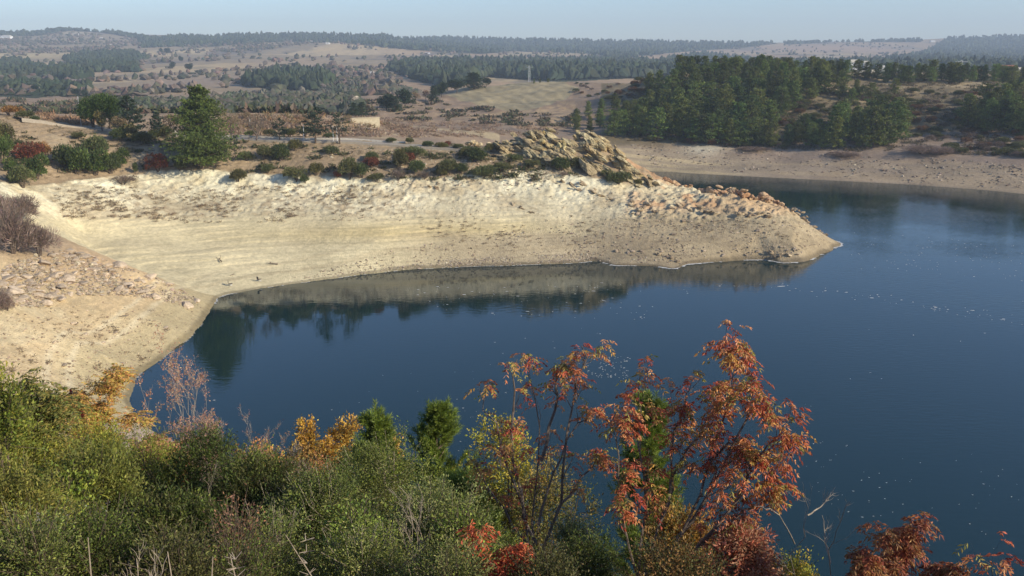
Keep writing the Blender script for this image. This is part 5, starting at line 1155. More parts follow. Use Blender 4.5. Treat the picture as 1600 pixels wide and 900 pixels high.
# ---------------------------------------------------------------- foam and floating flecks
M_FOAM = noise_mat('foam', (0.45, 0.45, 0.42), (0.72, 0.71, 0.67), 2, bump=0.0, rough=0.8)
def fleck_mesh(name, P, sz, seed, label, zz=0.012):
    r = np.random.default_rng(seed); m = len(P); k = 7; an = np.arange(k) / k * 6.283
    rad = r.uniform(0.5, 1.2, (m, k)) * sz[:, None]; a0 = r.uniform(-0.5, 0.5, m); el = r.uniform(1.2, 3.2, m)
    X = np.cos(an)[None] * rad * el[:, None]; Y = np.sin(an)[None] * rad; x = X * np.cos(a0)[:, None] - Y * np.sin(a0)[:, None]; y = X * np.sin(a0)[:, None] + Y * np.cos(a0)[:, None]
    top = np.stack([P[:, 0:1] + x, P[:, 1:2] + y, np.full_like(x, zz)], -1); cen = np.stack([P[:, 0], P[:, 1], np.full(m, zz + 0.02)], -1)[:, None]
    V = np.concatenate([top, cen], 1).reshape(-1, 3); i = np.arange(k); F0 = np.stack([i, (i + 1) % k, np.full(k, k)], -1); Fq = (F0[None] + (np.arange(m) * (k + 1))[:, None, None]).reshape(-1, 3)
    tag(mesh_np(name, V, Fq, M_FOAM), label, 'foam', kind='stuff')
def wpts(poly, n, seed):
    r = np.random.default_rng(seed); p = np.array(poly, float); q = np.stack([r.uniform(p[:, 0].min(), p[:, 0].max(), n * 3), r.uniform(p[:, 1].min(), p[:, 1].max(), n * 3)], -1); q = q[inpoly(q[:, 0], q[:, 1], poly)][:n]
    x, y, _ = atz(q[:, 0], q[:, 1]); s = sdist(x, y); P = np.stack([x, y], -1); return P[s < -0.4]
r = np.random.default_rng(8)
P = wpts([(890, 560), (930, 548), (990, 560), (980, 592), (930, 590)], 110, 401); fleck_mesh('foam', P, r.uniform(0.02, 0.055, len(P)), 1, 'loose raft of white flecks on the water between the two red trees')
P = wpts([(240, 600), (1600, 420), (1600, 880), (1200, 880), (400, 660)], 340, 402); P = P[fbm(P[:, 0] / 14, P[:, 1] / 9, 2, 12) > 0.02]; fleck_mesh('foam', P, (0.012 + 0.05 * r.random(len(P)) ** 4) * P[:, 1] / 75, 2, 'scattered white flecks floating on the open water')
P = wpts([(1090, 445), (1200, 440), (1400, 462), (1600, 495), (1600, 512), (1400, 475), (1200, 455)], 150, 403); fleck_mesh('foam', P, 0.03 + 0.15 * r.random(len(P)) ** 3, 3, 'long drifting streak of white flecks towards the right')
P = wpts([(620, 450), (900, 440), (1120, 440), (1000, 500), (700, 490)], 90, 404); fleck_mesh('foam', P, 0.03 + 0.10 * r.random(len(P)) ** 3, 4, 'white flecks in the reflection below the beach')
P = wpts([(1200, 690), (1340, 680), (1400, 760), (1600, 860), (1400, 850), (1250, 760)], 34, 405); fleck_mesh('foam', P, r.uniform(0.012, 0.04, len(P)), 5, 'white flecks on the dark water at the lower right')
P = wpts([(1310, 360), (1600, 380), (1600, 440), (1330, 420)], 120, 406); fleck_mesh('foam', P, r.uniform(0.02, 0.07, len(P)), 6, 'faint flecks in the ripples beyond the tip')
def rim(name, px0, px1, w, label, seed, on=0.1):
    """pale scum line along the visible shore between two pixel columns"""
    r = np.random.default_rng(seed); pts = []
    for (a, b) in zip(shore_px[:-1], shore_px[1:]):
        if not (px0 <= a[0] <= px1 and px0 <= b[0] <= px1) or a[1] < 378: continue
        A = np.array(atz(*a)[:2]); B = np.array(atz(*b)[:2]); n = max(2, int(np.linalg.norm(B - A) / 0.22))
        for t in np.linspace(0, 1, n, endpoint=False): pts.append(A + (B - A) * t)
    P = np.array(pts); m = fbm(P[:, 0] / 3.0, P[:, 1] / 3.0, 3, seed); P = P[m > on - 0.25 * r.random(len(P))]
    # slide each point onto the real water edge
    for _ in range(4):
        s = samp(FS, P[:, 0], P[:, 1]) + 0.35 * fbm(P[:, 0] / 3.0, P[:, 1] / 3.0, 3, 5) * sm(160, 120, P[:, 1]) * sm(60, 70, P[:, 1]) + 0.9 * fbm(P[:, 0] / 6, P[:, 1] / 6, 3, 8) * sm(18, 26, P[:, 0]) * sm(150, 140, P[:, 1]) * sm(100, 120, P[:, 1])
        e_ = 0.2; gx = (samp(FS, P[:, 0] + e_, P[:, 1]) - samp(FS, P[:, 0] - e_, P[:, 1])) / (2 * e_); gy = (samp(FS, P[:, 0], P[:, 1] + e_) - samp(FS, P[:, 0], P[:, 1] - e_)) / (2 * e_)
        P = P - np.stack([gx, gy], -1) * (s + 0.1)[:, None] * 0.8
    fleck_mesh(name, P + r.normal(size=P.shape) * 0.04, r.uniform(0.4, 1.0, len(P)) * w, seed, label, 0.02)
rim('foam', 420, 925, 0.13, 'thin white scum line along the water edge of the beach', 11, 0.02)
rim('foam', 925, 1320, 0.26, 'thick white scum line along the peninsula shore', 12, -0.1)
rim('foam', 325, 400, 0.12, 'white scum in the corner of the bay', 13, -0.1)
rim('foam', 205, 330, 0.07, 'broken pale line along the left shore', 14, 0.2)
# ---------------------------------------------------------------- the plants right below the camera
def fg_base(px, Y):
    x = at(px, 700, Y)[0]; return np.array([x, Y, float(gz(x, Y)[0])])
def needle_shoots(P0, D0, L, k, nl, nw, r, spread=0.8, jitter=0.02):
    """k leaves along each shoot"""
    n = len(P0); t = np.tile(np.linspace(0.05, 1.0, k), n); P = np.repeat(P0, k, 0) + np.repeat(D0 * L[:, None], k, 0) * t[:, None] + r.normal(size=(n * k, 3)) * jitter
    D = unit(np.repeat(D0, k, 0) * 0.9 + spread * rdir(n * k, r)); ll = nl * r.uniform(0.6, 1.25, n * k)
    return rhombs(P, D, ll, nw * r.uniform(0.7, 1.3, n * k), r, 0.15)
def fg_bush(name, px, top, wpx, Y, seed, label, cat, base, leaf=(0.033, 0.010), nsh=900, k=22, sh=(0.12, 0.28), lobes=12, dens=1.0, up=0.7, spread=0.8, col_twig=M_BARK, depth_r=0.8, var=0.3, hlow=0.0, group=None, columnar=False, twigs=True, tone_sd=0.3, shell=0.6):
    r = np.random.default_rng(seed); b = fg_base(px, Y); tp = np.array(at(px, top, Y)); k_ = mpp(tp); hw = wpx * k_ / 2; hh = max(tp[2] - b[2], 0.5)
    # lobes fill an egg from near the ground to the top
    lobes = int(lobes * 1.5)
    c = np.zeros((lobes, 3)); a = r.uniform(0, 6.28, lobes); f = r.uniform(0.18, 0.9, lobes) if not columnar else np.linspace(0.15, 0.9, lobes)
    rr = hw * np.sqrt(np.clip(1 - (f - 0.35) ** 2 * 1.9, 0.05, 1)) * r.uniform(0.2, 0.72, lobes)
    if columnar: rr *= 0.5
    c[:, 0] = np.cos(a) * rr; c[:, 1] = np.sin(a) * rr * depth_r; c[:, 2] = f * hh; c[0] = (0, 0, hh * 0.85)
    R0 = hw * r.uniform(0.2, 0.44, lobes) * (1.0 if not columnar else 0.9); R0 = np.minimum(R0, hh * 0.35); c[:, 2] = np.minimum(c[:, 2], hh - R0 * 0.85)
    i = r.integers(0, lobes, nsh); d = rdir(nsh, r); d[:, 2] = d[:, 2] * 0.8 + 0.15; d = unit(d)
    P0 = c[i] + d * (R0[i] * (shell + (1.0 - shell) * r.random(nsh) ** 0.6))[:, None] * np.array([1, 1, 1.15])
    P0[:, 2] = np.maximum(P0[:, 2], hlow * hh + 0.02)
    D0 = unit(d * 0.7 + np.array([0, 0, up]) + 0.35 * rdir(nsh, r)); L = r.uniform(sh[0], sh[1], nsh)
    V, Fq = needle_shoots(P0, D0, L, k, leaf[0], leaf[1], r, spread)
    tone = np.clip(1 + tone_sd * r.normal(size=nsh), 0.5, 1.7); lt = np.clip(1 + 0.16 * r.normal(size=lobes), 0.7, 1.4)
    bs = np.atleast_2d(np.array(base, float)); lb = r.integers(0, len(bs), lobes); pick = np.where(r.random(nsh) < 0.72, lb[i], r.integers(0, len(bs), nsh))
    col = np.repeat(np.repeat(bs[pick], k, 0) * (1 + r.uniform(-var, var, (nsh * k, 1))) * (1 + r.uniform(-0.1, 0.1, (nsh * k, 3))), 4, 0); col = col * np.repeat(np.repeat(tone * lt[i], k), 4)[:, None]
    e = empty(name, b - [0, 0, 0.1]); tag(e, label, cat, group)
    o = mesh_np('foliage', V, Fq, M_LEAF, np.clip(col, 0, 1), parent=e)
    T = []
    for q in range(min(lobes, 14)):
        m = c[q]; T.append(tube([np.array([m[0] * 0.1, m[1] * 0.1, -0.1]), np.array([m[0] * 0.45, m[1] * 0.45, m[2] * 0.45]), m, m * [1.1, 1.1, 1] + [0, 0, R0[q] * 0.7]], [0.022, 0.014, 0.008, 0.003], 5))
    if twigs:
        for q in range(0, nsh, max(1, nsh // 220)):
            s = P0[q] - d[q] * R0[i[q]] * 0.5; T.append(tube([s, P0[q], P0[q] + D0[q] * L[q]], [0.004, 0.003, 0.0012], 3))
    mesh_np('stem', *merge(T), col_twig, parent=e)
    return e
GREEN = ((0.25, 0.27, 0.045), (0.19, 0.22, 0.04), (0.32, 0.30, 0.05)); DGREEN_SHADE = ((0.08, 0.11, 0.022), (0.13, 0.16, 0.03), (0.06, 0.08, 0.02), (0.10, 0.10, 0.03)); OLIVE = ((0.17, 0.19, 0.05), (0.23, 0.23, 0.08), (0.11, 0.14, 0.035), (0.20, 0.24, 0.04)); YGREEN = ((0.42, 0.38, 0.05), (0.30, 0.31, 0.05), (0.50, 0.38, 0.06))  # dark green and olive lowered: self-shade of the bottom bushes put into leaf colour
GOLD = ((0.60, 0.36, 0.06), (0.50, 0.29, 0.05), (0.64, 0.43, 0.10)); ORANGE = ((0.42, 0.17, 0.05), (0.36, 0.22, 0.06), (0.30, 0.12, 0.05)); PINK = ((0.34, 0.17, 0.12), (0.26, 0.13, 0.10), (0.40, 0.22, 0.15)); RED = ((0.50, 0.13, 0.06), (0.56, 0.22, 0.08), (0.38, 0.08, 0.045), (0.62, 0.30, 0.13), (0.50, 0.28, 0.07), (0.54, 0.17, 0.07), (0.36, 0.30, 0.08))
FG = [
 (90, 745, 90, 6.0, 'broad-leaved bright green sprig among the lower left heath', ((0.28, 0.33, 0.05), (0.20, 0.25, 0.04)), dict(leaf=(0.045, 0.022), nsh=260, k=10, lobes=7)),
 (350, 800, 80, 5.6, 'rust-brown dying shrub between the dark bushes at the bottom', ((0.30, 0.15, 0.08), (0.22, 0.13, 0.08)), dict(leaf=(0.028, 0.012), nsh=260, k=10, lobes=6)),
 (450, 745, 80, 8.0, 'reddish thin-leaved shrub at the left edge of the grey-green olive bush', ((0.40, 0.16, 0.10), (0.30, 0.16, 0.09)), dict(leaf=(0.03, 0.011), nsh=300, k=10, lobes=7)),
 (545, 790, 110, 6.2, 'fresh green leafy shrub in the middle of the grey-green clump', ((0.22, 0.28, 0.05), (0.16, 0.21, 0.04)), dict(leaf=(0.038, 0.018), nsh=330, k=11, lobes=8)),
 (725, 800, 90, 6.4, 'bright green low shrub right of the grey-green clump', ((0.24, 0.30, 0.05), (0.18, 0.22, 0.04)), dict(leaf=(0.036, 0.016), nsh=330, k=11, lobes=8)),
 (405, 668, 120, 13.0, 'golden-green shrub with orange leaves left of the golden columns', ((0.38, 0.30, 0.06), (0.24, 0.24, 0.05), (0.42, 0.20, 0.07)), dict(leaf=(0.045, 0.024), nsh=900, k=12, lobes=12)),
 (500, 690, 140, 12.0, 'rusty and golden low shrub under the golden columns', ((0.44, 0.25, 0.07), (0.36, 0.16, 0.07), (0.24, 0.22, 0.05)), dict(leaf=(0.04, 0.02), nsh=900, k=12, lobes=12)),
 (740, 700, 90, 11.5, 'bright yellow-green leafy shrub between the highest sapling and the left red-leaved tree', ((0.40, 0.38, 0.05), (0.30, 0.32, 0.05)), dict(leaf=(0.042, 0.024), nsh=650, k=12, lobes=10)),
 # px, top, width, Y, label, base, kwargs
 (0, 556, 110, 6.5, 'tall leafy green bush at the left edge reaching up over the sand', GREEN, dict(leaf=(0.034, 0.016), nsh=950, k=16, lobes=12, tone_sd=0.3)),
 (45, 640, 180, 7.4, 'feathery yellow-green heath bush just right of the tall leafy bush', GREEN, dict(nsh=1700)),
 (130, 652, 170, 8.6, 'feathery bright heath bush below the golden sumac', GREEN, dict(nsh=1700)),
 (222, 665, 160, 9.0, 'bright feathery heath bush between the sumac and the pinkish shrub', ((0.26, 0.28, 0.045), (0.20, 0.22, 0.04)), dict(nsh=1600)),
 (150, 705, 190, 6.4, 'olive heath bush in the second row from the bottom left', ((0.18, 0.19, 0.04), (0.13, 0.14, 0.035)), dict(nsh=1700)),
 (15, 740, 150, 5.4, 'yellowish heath bush at the lower left edge', ((0.25, 0.24, 0.05), (0.18, 0.17, 0.04)), dict(nsh=1400)),
 (310, 680, 180, 8.4, 'dark green heath bush below the pinkish shrub', DGREEN_SHADE, dict(nsh=1900)),
 (395, 722, 180, 7.6, 'dark green heath bush left of the grey-green olive bush', DGREEN_SHADE, dict(nsh=1900)),
 (275, 790, 190, 6.0, 'very dark low bush at the bottom between the dead twigs and the olive bush', DGREEN_SHADE, dict(nsh=1600)),
 (405, 815, 170, 5.8, 'low olive-brown bush at the bottom left of the centre', OLIVE, dict(nsh=1300, leaf=(0.024, 0.008), col_twig=M_TWIG)),
 (403, 668, 74, 14.5, 'yellow-green shrub left of the golden columns', ((0.20, 0.20, 0.04), (0.10, 0.11, 0.03), (0.24, 0.17, 0.06)), dict(leaf=(0.055, 0.03), nsh=650, k=11)),
 (600, 700, 200, 8.2, 'grey-green olive-leaved bush with pale twigs, left part of the clump', OLIVE, dict(leaf=(0.026, 0.011), nsh=2100, k=20, col_twig=M_TWIG, lobes=16)),
 (500, 745, 190, 7.0, 'grey-green bush with bare pale twigs below the golden columns', OLIVE, dict(leaf=(0.024, 0.010), nsh=1800, k=18, col_twig=M_TWIG, lobes=14)),
 (680, 765, 200, 6.9, 'grey-green bush below the bright pine sapling', ((0.20, 0.225, 0.07), (0.26, 0.27, 0.10)), dict(leaf=(0.025, 0.011), nsh=2100, k=20, col_twig=M_TWIG, lobes=16)),
 (560, 828, 180, 5.6, 'low grey-green bush at the bottom centre', OLIVE, dict(leaf=(0.022, 0.009), nsh=1200, k=16, col_twig=M_TWIG)),
 (800, 640, 150, 11.5, 'yellow-green shrub behind the left red-leaved tree', YGREEN, dict(leaf=(0.042, 0.024), nsh=1000, k=12, lobes=14)),
 (855, 705, 160, 11.0, 'second yellow-green shrub, lower behind the left red-leaved tree', ((0.17, 0.17, 0.04), (0.22, 0.17, 0.05)), dict(leaf=(0.04, 0.02), nsh=900, k=12, lobes=12)),
 (895, 792, 90, 9.0, 'pale green bush at the foot of the left red-leaved tree', ((0.17, 0.19, 0.07), (0.12, 0.14, 0.05)), dict(leaf=(0.026, 0.010), nsh=1100, k=18)),
 (780, 840, 120, 6.8, 'dark mixed bush under the left red-leaved tree', OLIVE, dict(leaf=(0.026, 0.011), nsh=1100, k=16)),
 (930, 838, 110, 7.2, 'dark green bush at the bottom between the two red-leaved trees', DGREEN_SHADE, dict(leaf=(0.026, 0.011), nsh=1200, k=16)),
 (1080, 800, 150, 9.2, 'golden-orange shrub under the right red-leaved tree', ((0.42, 0.24, 0.05), (0.34, 0.20, 0.06), (0.20, 0.17, 0.04)), dict(leaf=(0.045, 0.02), nsh=1000, k=13, lobes=14)),
 (1165, 812, 130, 8.2, 'copper-red drooping shrub at the lower right of the right red-leaved tree', ((0.42, 0.17, 0.10), (0.36, 0.12, 0.07), (0.48, 0.26, 0.15)), dict(leaf=(0.05, 0.016), nsh=900, k=14, up=-0.1, lobes=12)),
 (1060, 858, 170, 6.6, 'dull green and orange undergrowth bush at the bottom of the right red-leaved tree', ((0.12, 0.12, 0.04), (0.26, 0.15, 0.05)), dict(leaf=(0.03, 0.012), nsh=1100, k=14)),
 (1265, 872, 74, 8.8, 'yellow-green bush tip at the bottom right of the red trees', YGREEN, dict(leaf=(0.034, 0.018), nsh=600, k=12)),
 (1205, 862, 60, 8.9, 'orange bush tip left of the yellow-green one at the bottom', ORANGE, dict(leaf=(0.034, 0.016), nsh=450, k=12)),
 (110, 815, 170, 4.7, 'low dark tangled bush under the pale dead stems at the bottom left', DGREEN_SHADE, dict(nsh=1100, leaf=(0.02, 0.007), k=16)),
 (235, 850, 130, 4.6, 'low weedy green clump at the bottom edge beside the thorny twig', ((0.16, 0.16, 0.05), (0.10, 0.10, 0.03)), dict(nsh=700, leaf=(0.025, 0.008), k=14)),
 (20, 850, 110, 4.3, 'low weedy olive clump in the bottom left corner', OLIVE, dict(nsh=700, leaf=(0.022, 0.008), k=14)),
 (345, 858, 140, 4.8, 'low dark weedy clump at the bottom under the dark heath bushes', DGREEN_SHADE, dict(nsh=900, leaf=(0.02, 0.007), k=14)),
 (690, 862, 160, 5.2, 'low olive clump at the bottom edge below the pine sapling', OLIVE, dict(nsh=900, leaf=(0.022, 0.009), k=14)),
 (860, 862, 130, 5.8, 'low brownish green clump at the bottom edge under the left red-leaved tree', ((0.14, 0.12, 0.05), (0.10, 0.10, 0.03)), dict(nsh=900, leaf=(0.024, 0.01), k=14)),
 (430, 780, 110, 9.2, 'shadowy dark bush filling the gap behind the olive bushes', DGREEN_SHADE, dict(nsh=1100)),
 (350, 690, 60, 12.5, 'pale green low shrub behind the pinkish shrub tips', ((0.18, 0.19, 0.05),), dict(nsh=500)),
]
for i, (px, top, wpx, Y, lab, base, kw) in enumerate(FG):
    fg_bush('bush', px, top, wpx, Y, 1000 + i, lab, 'bush', base, **kw)
# golden upright shrubs
for i, (px, top, wpx, Y, lab) in enumerate([(480, 630, 76, 15.5, 'slim golden column shrub, left of the two tallest'), (458, 678, 84, 15.2, 'lower golden shrub at the foot of the left golden column'), (541, 622, 80, 15.5, 'slim golden column shrub, right of the two tallest'), (512, 662, 60, 15.0, 'lower golden column between the two tallest'), (612, 655, 44, 15.0, 'small orange-gold tip right of the pine sapling')]):
    fg_bush('golden_shrub', px, top, wpx, Y, 1100 + i, lab, 'shrub', GOLD, leaf=(0.05, 0.03), nsh=560, k=14, lobes=10, columnar=True, sh=(0.1, 0.2), group='golden upright shrubs')
# sumac with dark red seed heads
def sumac(px, top, wpx, Y, seed, label, base, nhead=5, sparse=1.0, cname='bush'):
    r = np.random.default_rng(seed); b = fg_base(px, Y); tp = np.array(at(px, top, Y)); k_ = mpp(tp); hw = wpx * k_ / 2; hh = tp[2] - b[2]
    stems = []
    for q in range(7):
        a = r.uniform(0, 6.28); t = np.array([math.cos(a) * hw * r.uniform(0.2, 0.75), math.sin(a) * hw * 0.6, hh * r.uniform(0.75, 0.95)]); stems.append((np.array([(0, 0, 0), t * [0.3, 0.3, 0.5], t]), 0.014))
    lines, tips = branch_tree(seed, stems, depth=2, kids=5, shrink=0.3, up=0.12, angle=0.7, kid_from=0.5, minlen=0.15)
    P = []; D = []
    for pts, d, lv in tips:
        if lv == 0: continue
        for q in range(int(4 * sparse)):
            a = unit(rdir(1, r)[0] * [1, 1, 0.25] + [0, 0, 0.15]); L = r.uniform(0.14, 0.24); p = pts[r.integers(3, len(pts))]
            n = 9; t = np.linspace(0.1, 1, n)[:, None]; rp = p + a * L * t + np.array([0, 0, -0.06]) * t ** 2
            side = unit(np.cross(a, [0, 0, 1])); 
            for s in (-1, 1): P.append(rp); D.append(unit(np.tile(side * s * 0.9 + a * 0.5, (n, 1)) + [0, 0, -0.35] + 0.25 * rdir(n, r)))
    P = np.concatenate(P); D = np.concatenate(D); V, Fq = rhombs(P, D, 0.05 * r.uniform(0.7, 1.2, len(P)), 0.018, r)
    e = empty('sumac_bush', b); tag(e, label, cname)
    mesh_np('foliage', V, Fq, M_LEAF, lcol(len(P), base, 0.3, 0.1, r), parent=e); mesh_np('stem', *lines_mesh(lines), M_REDBARK, parent=e)
    for q in range(nhead):
        pts = tips[[i for i, t in enumerate(tips) if t[2] == 1][q * 3 % max(1, sum(t[2] == 1 for t in tips))]][0]
        n = 260; t = r.random(n); Ph = pts[-1] + np.stack([r.normal(size=n) * 0.022 * (1.1 - t), r.normal(size=n) * 0.022 * (1.1 - t), t * 0.15], -1)
        Vh, Fh = rhombs(Ph, rdir(n, r), 0.016, 0.012, r); mesh_np('seed_head', Vh, Fh, M_LEAF, lcol(n, ((0.16, 0.02, 0.025), (0.22, 0.03, 0.03)), 0.3, 0.1, r), parent=e)
sumac(128, 606, 160, 10.5, 1201, 'golden-orange sumac with dark red seed heads in front of the sand', ((0.56, 0.38, 0.09), (0.46, 0.34, 0.09), (0.58, 0.29, 0.10)), 6, 2.0)
sumac(45, 610, 80, 7.6, 1202, 'small yellowing sumac branch beside the tall leafy bush on the left', ((0.26, 0.22, 0.06), (0.14, 0.16, 0.04)), 0, 0.8)
sumac(240, 690, 100, 9.8, 1203, 'low sumac with scattered dark red seed heads below the pinkish shrub', ((0.48, 0.28, 0.12), (0.42, 0.19, 0.11)), 5, 1.2)
# thin pinkish twiggy shrubs
def twiggy(name, px, top, wpx, Y, seed, label, base, leaves=2200, ls=0.026, nst=9, mat=M_TWIG, cat='shrub', kids=7, depth=3, lw=0.5, tr=0.012):
    r = np.random.default_rng(seed); b = fg_base(px, Y); tp = np.array(at(px, top, Y)); k_ = mpp(tp); hw = wpx * k_ / 2; hh = max(tp[2] - b[2], 0.4); stems = []
    for q in range(nst):
        a = r.uniform(0, 6.28); t = np.array([math.cos(a) * hw * r.uniform(0.1, 0.9), math.sin(a) * hw * 0.7, hh * r.uniform(0.65, 0.97)]); 
        if q == 0: t = np.array([0, 0, hh * 0.97])
        stems.append((np.array([(0, 0, 0), t * [0.35, 0.35, 0.5], t]), tr))
    lines, tips = branch_tree(seed, stems, depth=depth, kids=kids, shrink=0.38, up=0.14, angle=0.6, kid_from=0.3, minlen=0.08, seg=4)
    e = empty(name, b); tag(e, label, cat)
    if leaves:
        pts = np.concatenate([t[0][1:] for t in tips if t[2] >= depth - 1]); P = pts[r.integers(0, len(pts), leaves)] + r.normal(size=(leaves, 3)) * 0.012
        V, Fq = rhombs(P, unit(rdir(leaves, r) + [0, 0, 0.1]), ls * r.uniform(0.6, 1.3, leaves), ls * lw, r); mesh_np('foliage', V, Fq, M_LEAF, lcol(leaves, base, 0.3, 0.1, r), parent=e)
    mesh_np('stem', *lines_mesh(lines), mat, parent=e); return e
twiggy('twiggy_shrub', 285, 585, 150, 11.5, 1301, 'pinkish half-bare shrub standing against the water left of the golden columns', ((0.50, 0.26, 0.17), (0.42, 0.20, 0.14), (0.55, 0.33, 0.2)), 6500, 0.032)
twiggy('twiggy_shrub', 345, 668, 70, 11.8, 1302, 'small pinkish shrub tip beside the larger pinkish shrub', ((0.50, 0.26, 0.17), (0.42, 0.20, 0.14)), 2600, 0.03)
twiggy('twiggy_shrub', 392, 700, 110, 10.8, 1303, 'thin reddish shrub in front of the yellow-green one', ((0.34, 0.13, 0.10), (0.28, 0.16, 0.10)), 2200)
twiggy('twiggy_shrub', 452, 740, 90, 9.6, 1304, 'thin reddish-brown shrub below the left golden column', ((0.32, 0.13, 0.08), (0.22, 0.12, 0.07)), 1500)
twiggy('dead_bush', 640, 760, 130, 6.2, 1305, 'dead pale branches sticking out of the grey-green bushes', PINK, 0, cat='dead branches', nst=6, kids=4, depth=2, tr=0.007)
twiggy('dead_bush', 320, 755, 60, 7.2, 1306, 'upright pale dead twig among the dark heath bushes', PINK, 0, cat='dead branches', nst=3, kids=5, depth=2, tr=0.007)
twiggy('dead_bush', 90, 812, 170, 4.9, 1307, 'tangle of pale dead stems on the ground at the bottom left', ((0.55, 0.5, 0.42), (0.42, 0.36, 0.3)), 420, 0.018, cat='dead branches', nst=8, lw=0.8, tr=0.005, kids=4, depth=2, mat=M_WOOD)
twiggy('dead_bush', 190, 868, 120, 4.0, 1308, 'thorny grey dead twig at the very bottom left', PINK, 0, cat='dead branches', nst=4, kids=5, depth=2, tr=0.005)
# bare sapling lower right
def guided_tree(name, stems_px, Y, seed, label, cat, leaf_fn=None, mat=M_REDBARK, depth=3, kids=6, rad=0.022, **kw):
    r = np.random.default_rng(seed); b = fg_base(stems_px[0][0][0], Y); stems = []
    for s in stems_px:
        dy = r.uniform(-0.5, 0.5); P = []
        for j, (px, py) in enumerate(s): P.append(np.array(at(px, py, Y + dy * j / (len(s) - 1))) - b)
        P = np.array(P)
        if P[0][2] > 0.3 and s is stems_px[0]: P = np.vstack([[0, 0, -0.1], P])
        stems.append((P, rad * r.uniform(0.65, 1.0)))
    lines, tips = branch_tree(seed, stems, depth=depth, kids=kids, **kw)
    e = empty(name, b); tag(e, label, cat)
    mesh_np('trunk', *lines_mesh(lines), mat, parent=e)
    if leaf_fn: V, Fq, col = leaf_fn(tips, r); mesh_np('crown', V, Fq, M_LEAF, col, parent=e)
    return e
def pinnate(frac=0.5, per=3, base=RED, pairs=4, ll=0.062, lw=0.019):
    def fn(tips, r):
        P = []; D = []; cc = []
        for pts, d, lv in tips:
            if lv < 1: start = max(len(pts) - 3, 1); n_ = per
            else: start = 2; n_ = per
            if r.random() > frac: continue
            shade = np.array(base[r.integers(0, len(base))]) * r.uniform(0.75, 1.25)
            for q in range(n_):
                p = pts[r.integers(start, len(pts))] if q else pts[-1]
                a = unit(rdir(1, r)[0] * [1, 1, 0.4] + d * 0.5); L = r.uniform(0.09, 0.17); n = pairs
                t = np.linspace(0.25, 1, n)[:, None]; rp = p + a * L * t + np.array([0, 0, -0.09]) * t ** 2; side = unit(np.cross(a, [0, 0, 1.01]))
                for s in (-1, 1):
                    P.append(rp); D.append(unit(np.tile(side * s * 0.7 + a * 0.55, (n, 1)) + [0, 0, -0.75] + 0.3 * rdir(n, r))); cc.append(np.tile(shade, (n, 1)))
                P.append(rp[-1:]); D.append(unit(a * 0.6 + [[0, 0, -0.8]])); cc.append(shade[None])
        P = np.concatenate(P); D = np.concatenate(D); cc = np.concatenate(cc); n = len(P)
        V, Fq = rhombs(P, D, ll * r.uniform(0.65, 1.2, n), lw * r.uniform(0.8, 1.2, n), r, 0.35)
        c = cc * (1 + r.uniform(-0.3, 0.3, (n, 1))) * (1 + r.uniform(-0.12, 0.12, (n, 3))); return V, Fq, np.clip(np.repeat(c, 4, 0), 0, 1)
    return fn
T1 = [[(838, 980), (834, 880), (838, 800), (846, 700), (836, 600), (828, 566)], [(836, 900), (872, 800), (884, 700), (902, 600), (912, 560), (922, 534)], [(834, 890), (815, 800), (782, 700), (766, 640), (758, 625)],
      [(838, 850), (806, 760), (796, 650), (803, 590), (808, 562)], [(842, 820), (862, 740), (900, 665), (932, 640)], [(838, 880), (790, 800), (750, 740), (730, 700)], [(846, 720), (868, 640), (872, 580), (880, 570)], [(870, 800), (915, 740), (945, 700)]]
T2 = [[(1005, 990), (1058, 840), (1108, 720), (1138, 620), (1146, 585), (1136, 548)], [(1000, 960), (1010, 840), (1000, 720), (1000, 620), (1012, 578)], [(1010, 950), (1080, 860), (1150, 800), (1190, 712), (1205, 682), (1225, 672)],
      [(1005, 930), (1040, 800), (1058, 700), (1066, 610), (1088, 585)], [(1002, 930), (976, 820), (962, 710), (968, 636)], [(1020, 930), (1110, 840), (1170, 795), (1205, 775)], [(1058, 842), (1118, 750), (1162, 655), (1182, 605)],
      [(1100, 730), (1140, 690), (1190, 735), (1215, 712)], [(1030, 820), (1060, 720), (1112, 650), (1140, 618)]]
guided_tree('red_tree', T1, 9.0, 1401, 'slender red-leaved tree, the left of the two tall ones in front of the water', 'tree', pinnate(0.42, 2, ll=0.052, lw=0.017), depth=2, kids=8, rad=0.022, shrink=0.15, shrink2=0.45, up=0.12, angle=0.6, kid_from=0.25, minlen=0.07, seg=5)
guided_tree('red_tree', T2, 8.4, 1402, 'wide red-leaved tree, the right and denser of the two tall ones', 'tree', pinnate(0.68, 2, ll=0.055, lw=0.018), depth=2, kids=10, rad=0.024, shrink=0.17, shrink2=0.45, up=0.10, angle=0.65, kid_from=0.25, minlen=0.07, seg=5)
guided_tree('bare_sapling', [[(1240, 930), (1242, 850), (1262, 800), (1255, 770)], [(1242, 850), (1215, 800), (1180, 790)], [(1262, 805), (1285, 790), (1300, 770)], [(1300, 930), (1298, 860), (1312, 815), (1326, 785)], [(1298, 880), (1288, 840), (1286, 805)]], 7.6, 1403, 'leafless pale sapling against the dark water at the lower right', 'sapling', None, mat=M_TWIG, depth=2, kids=4, rad=0.009, shrink=0.3, angle=0.7, minlen=0.08)
guided_tree('red_sapling', [[(1385, 960), (1388, 880), (1392, 830)], [(1420, 960), (1424, 870), (1426, 812)], [(1400, 950), (1350, 900), (1345, 880)], [(1410, 950), (1460, 905), (1485, 893)], [(1405, 940), (1400, 870), (1410, 840)]], 7.8, 1404, 'small orange-red sapling standing alone at the lower right', 'sapling', pinnate(0.8, 3, ((0.38, 0.14, 0.06), (0.42, 0.22, 0.09), (0.3, 0.09, 0.05))), depth=2, kids=7, rad=0.010, shrink=0.16, shrink2=0.5, angle=0.7, minlen=0.08)
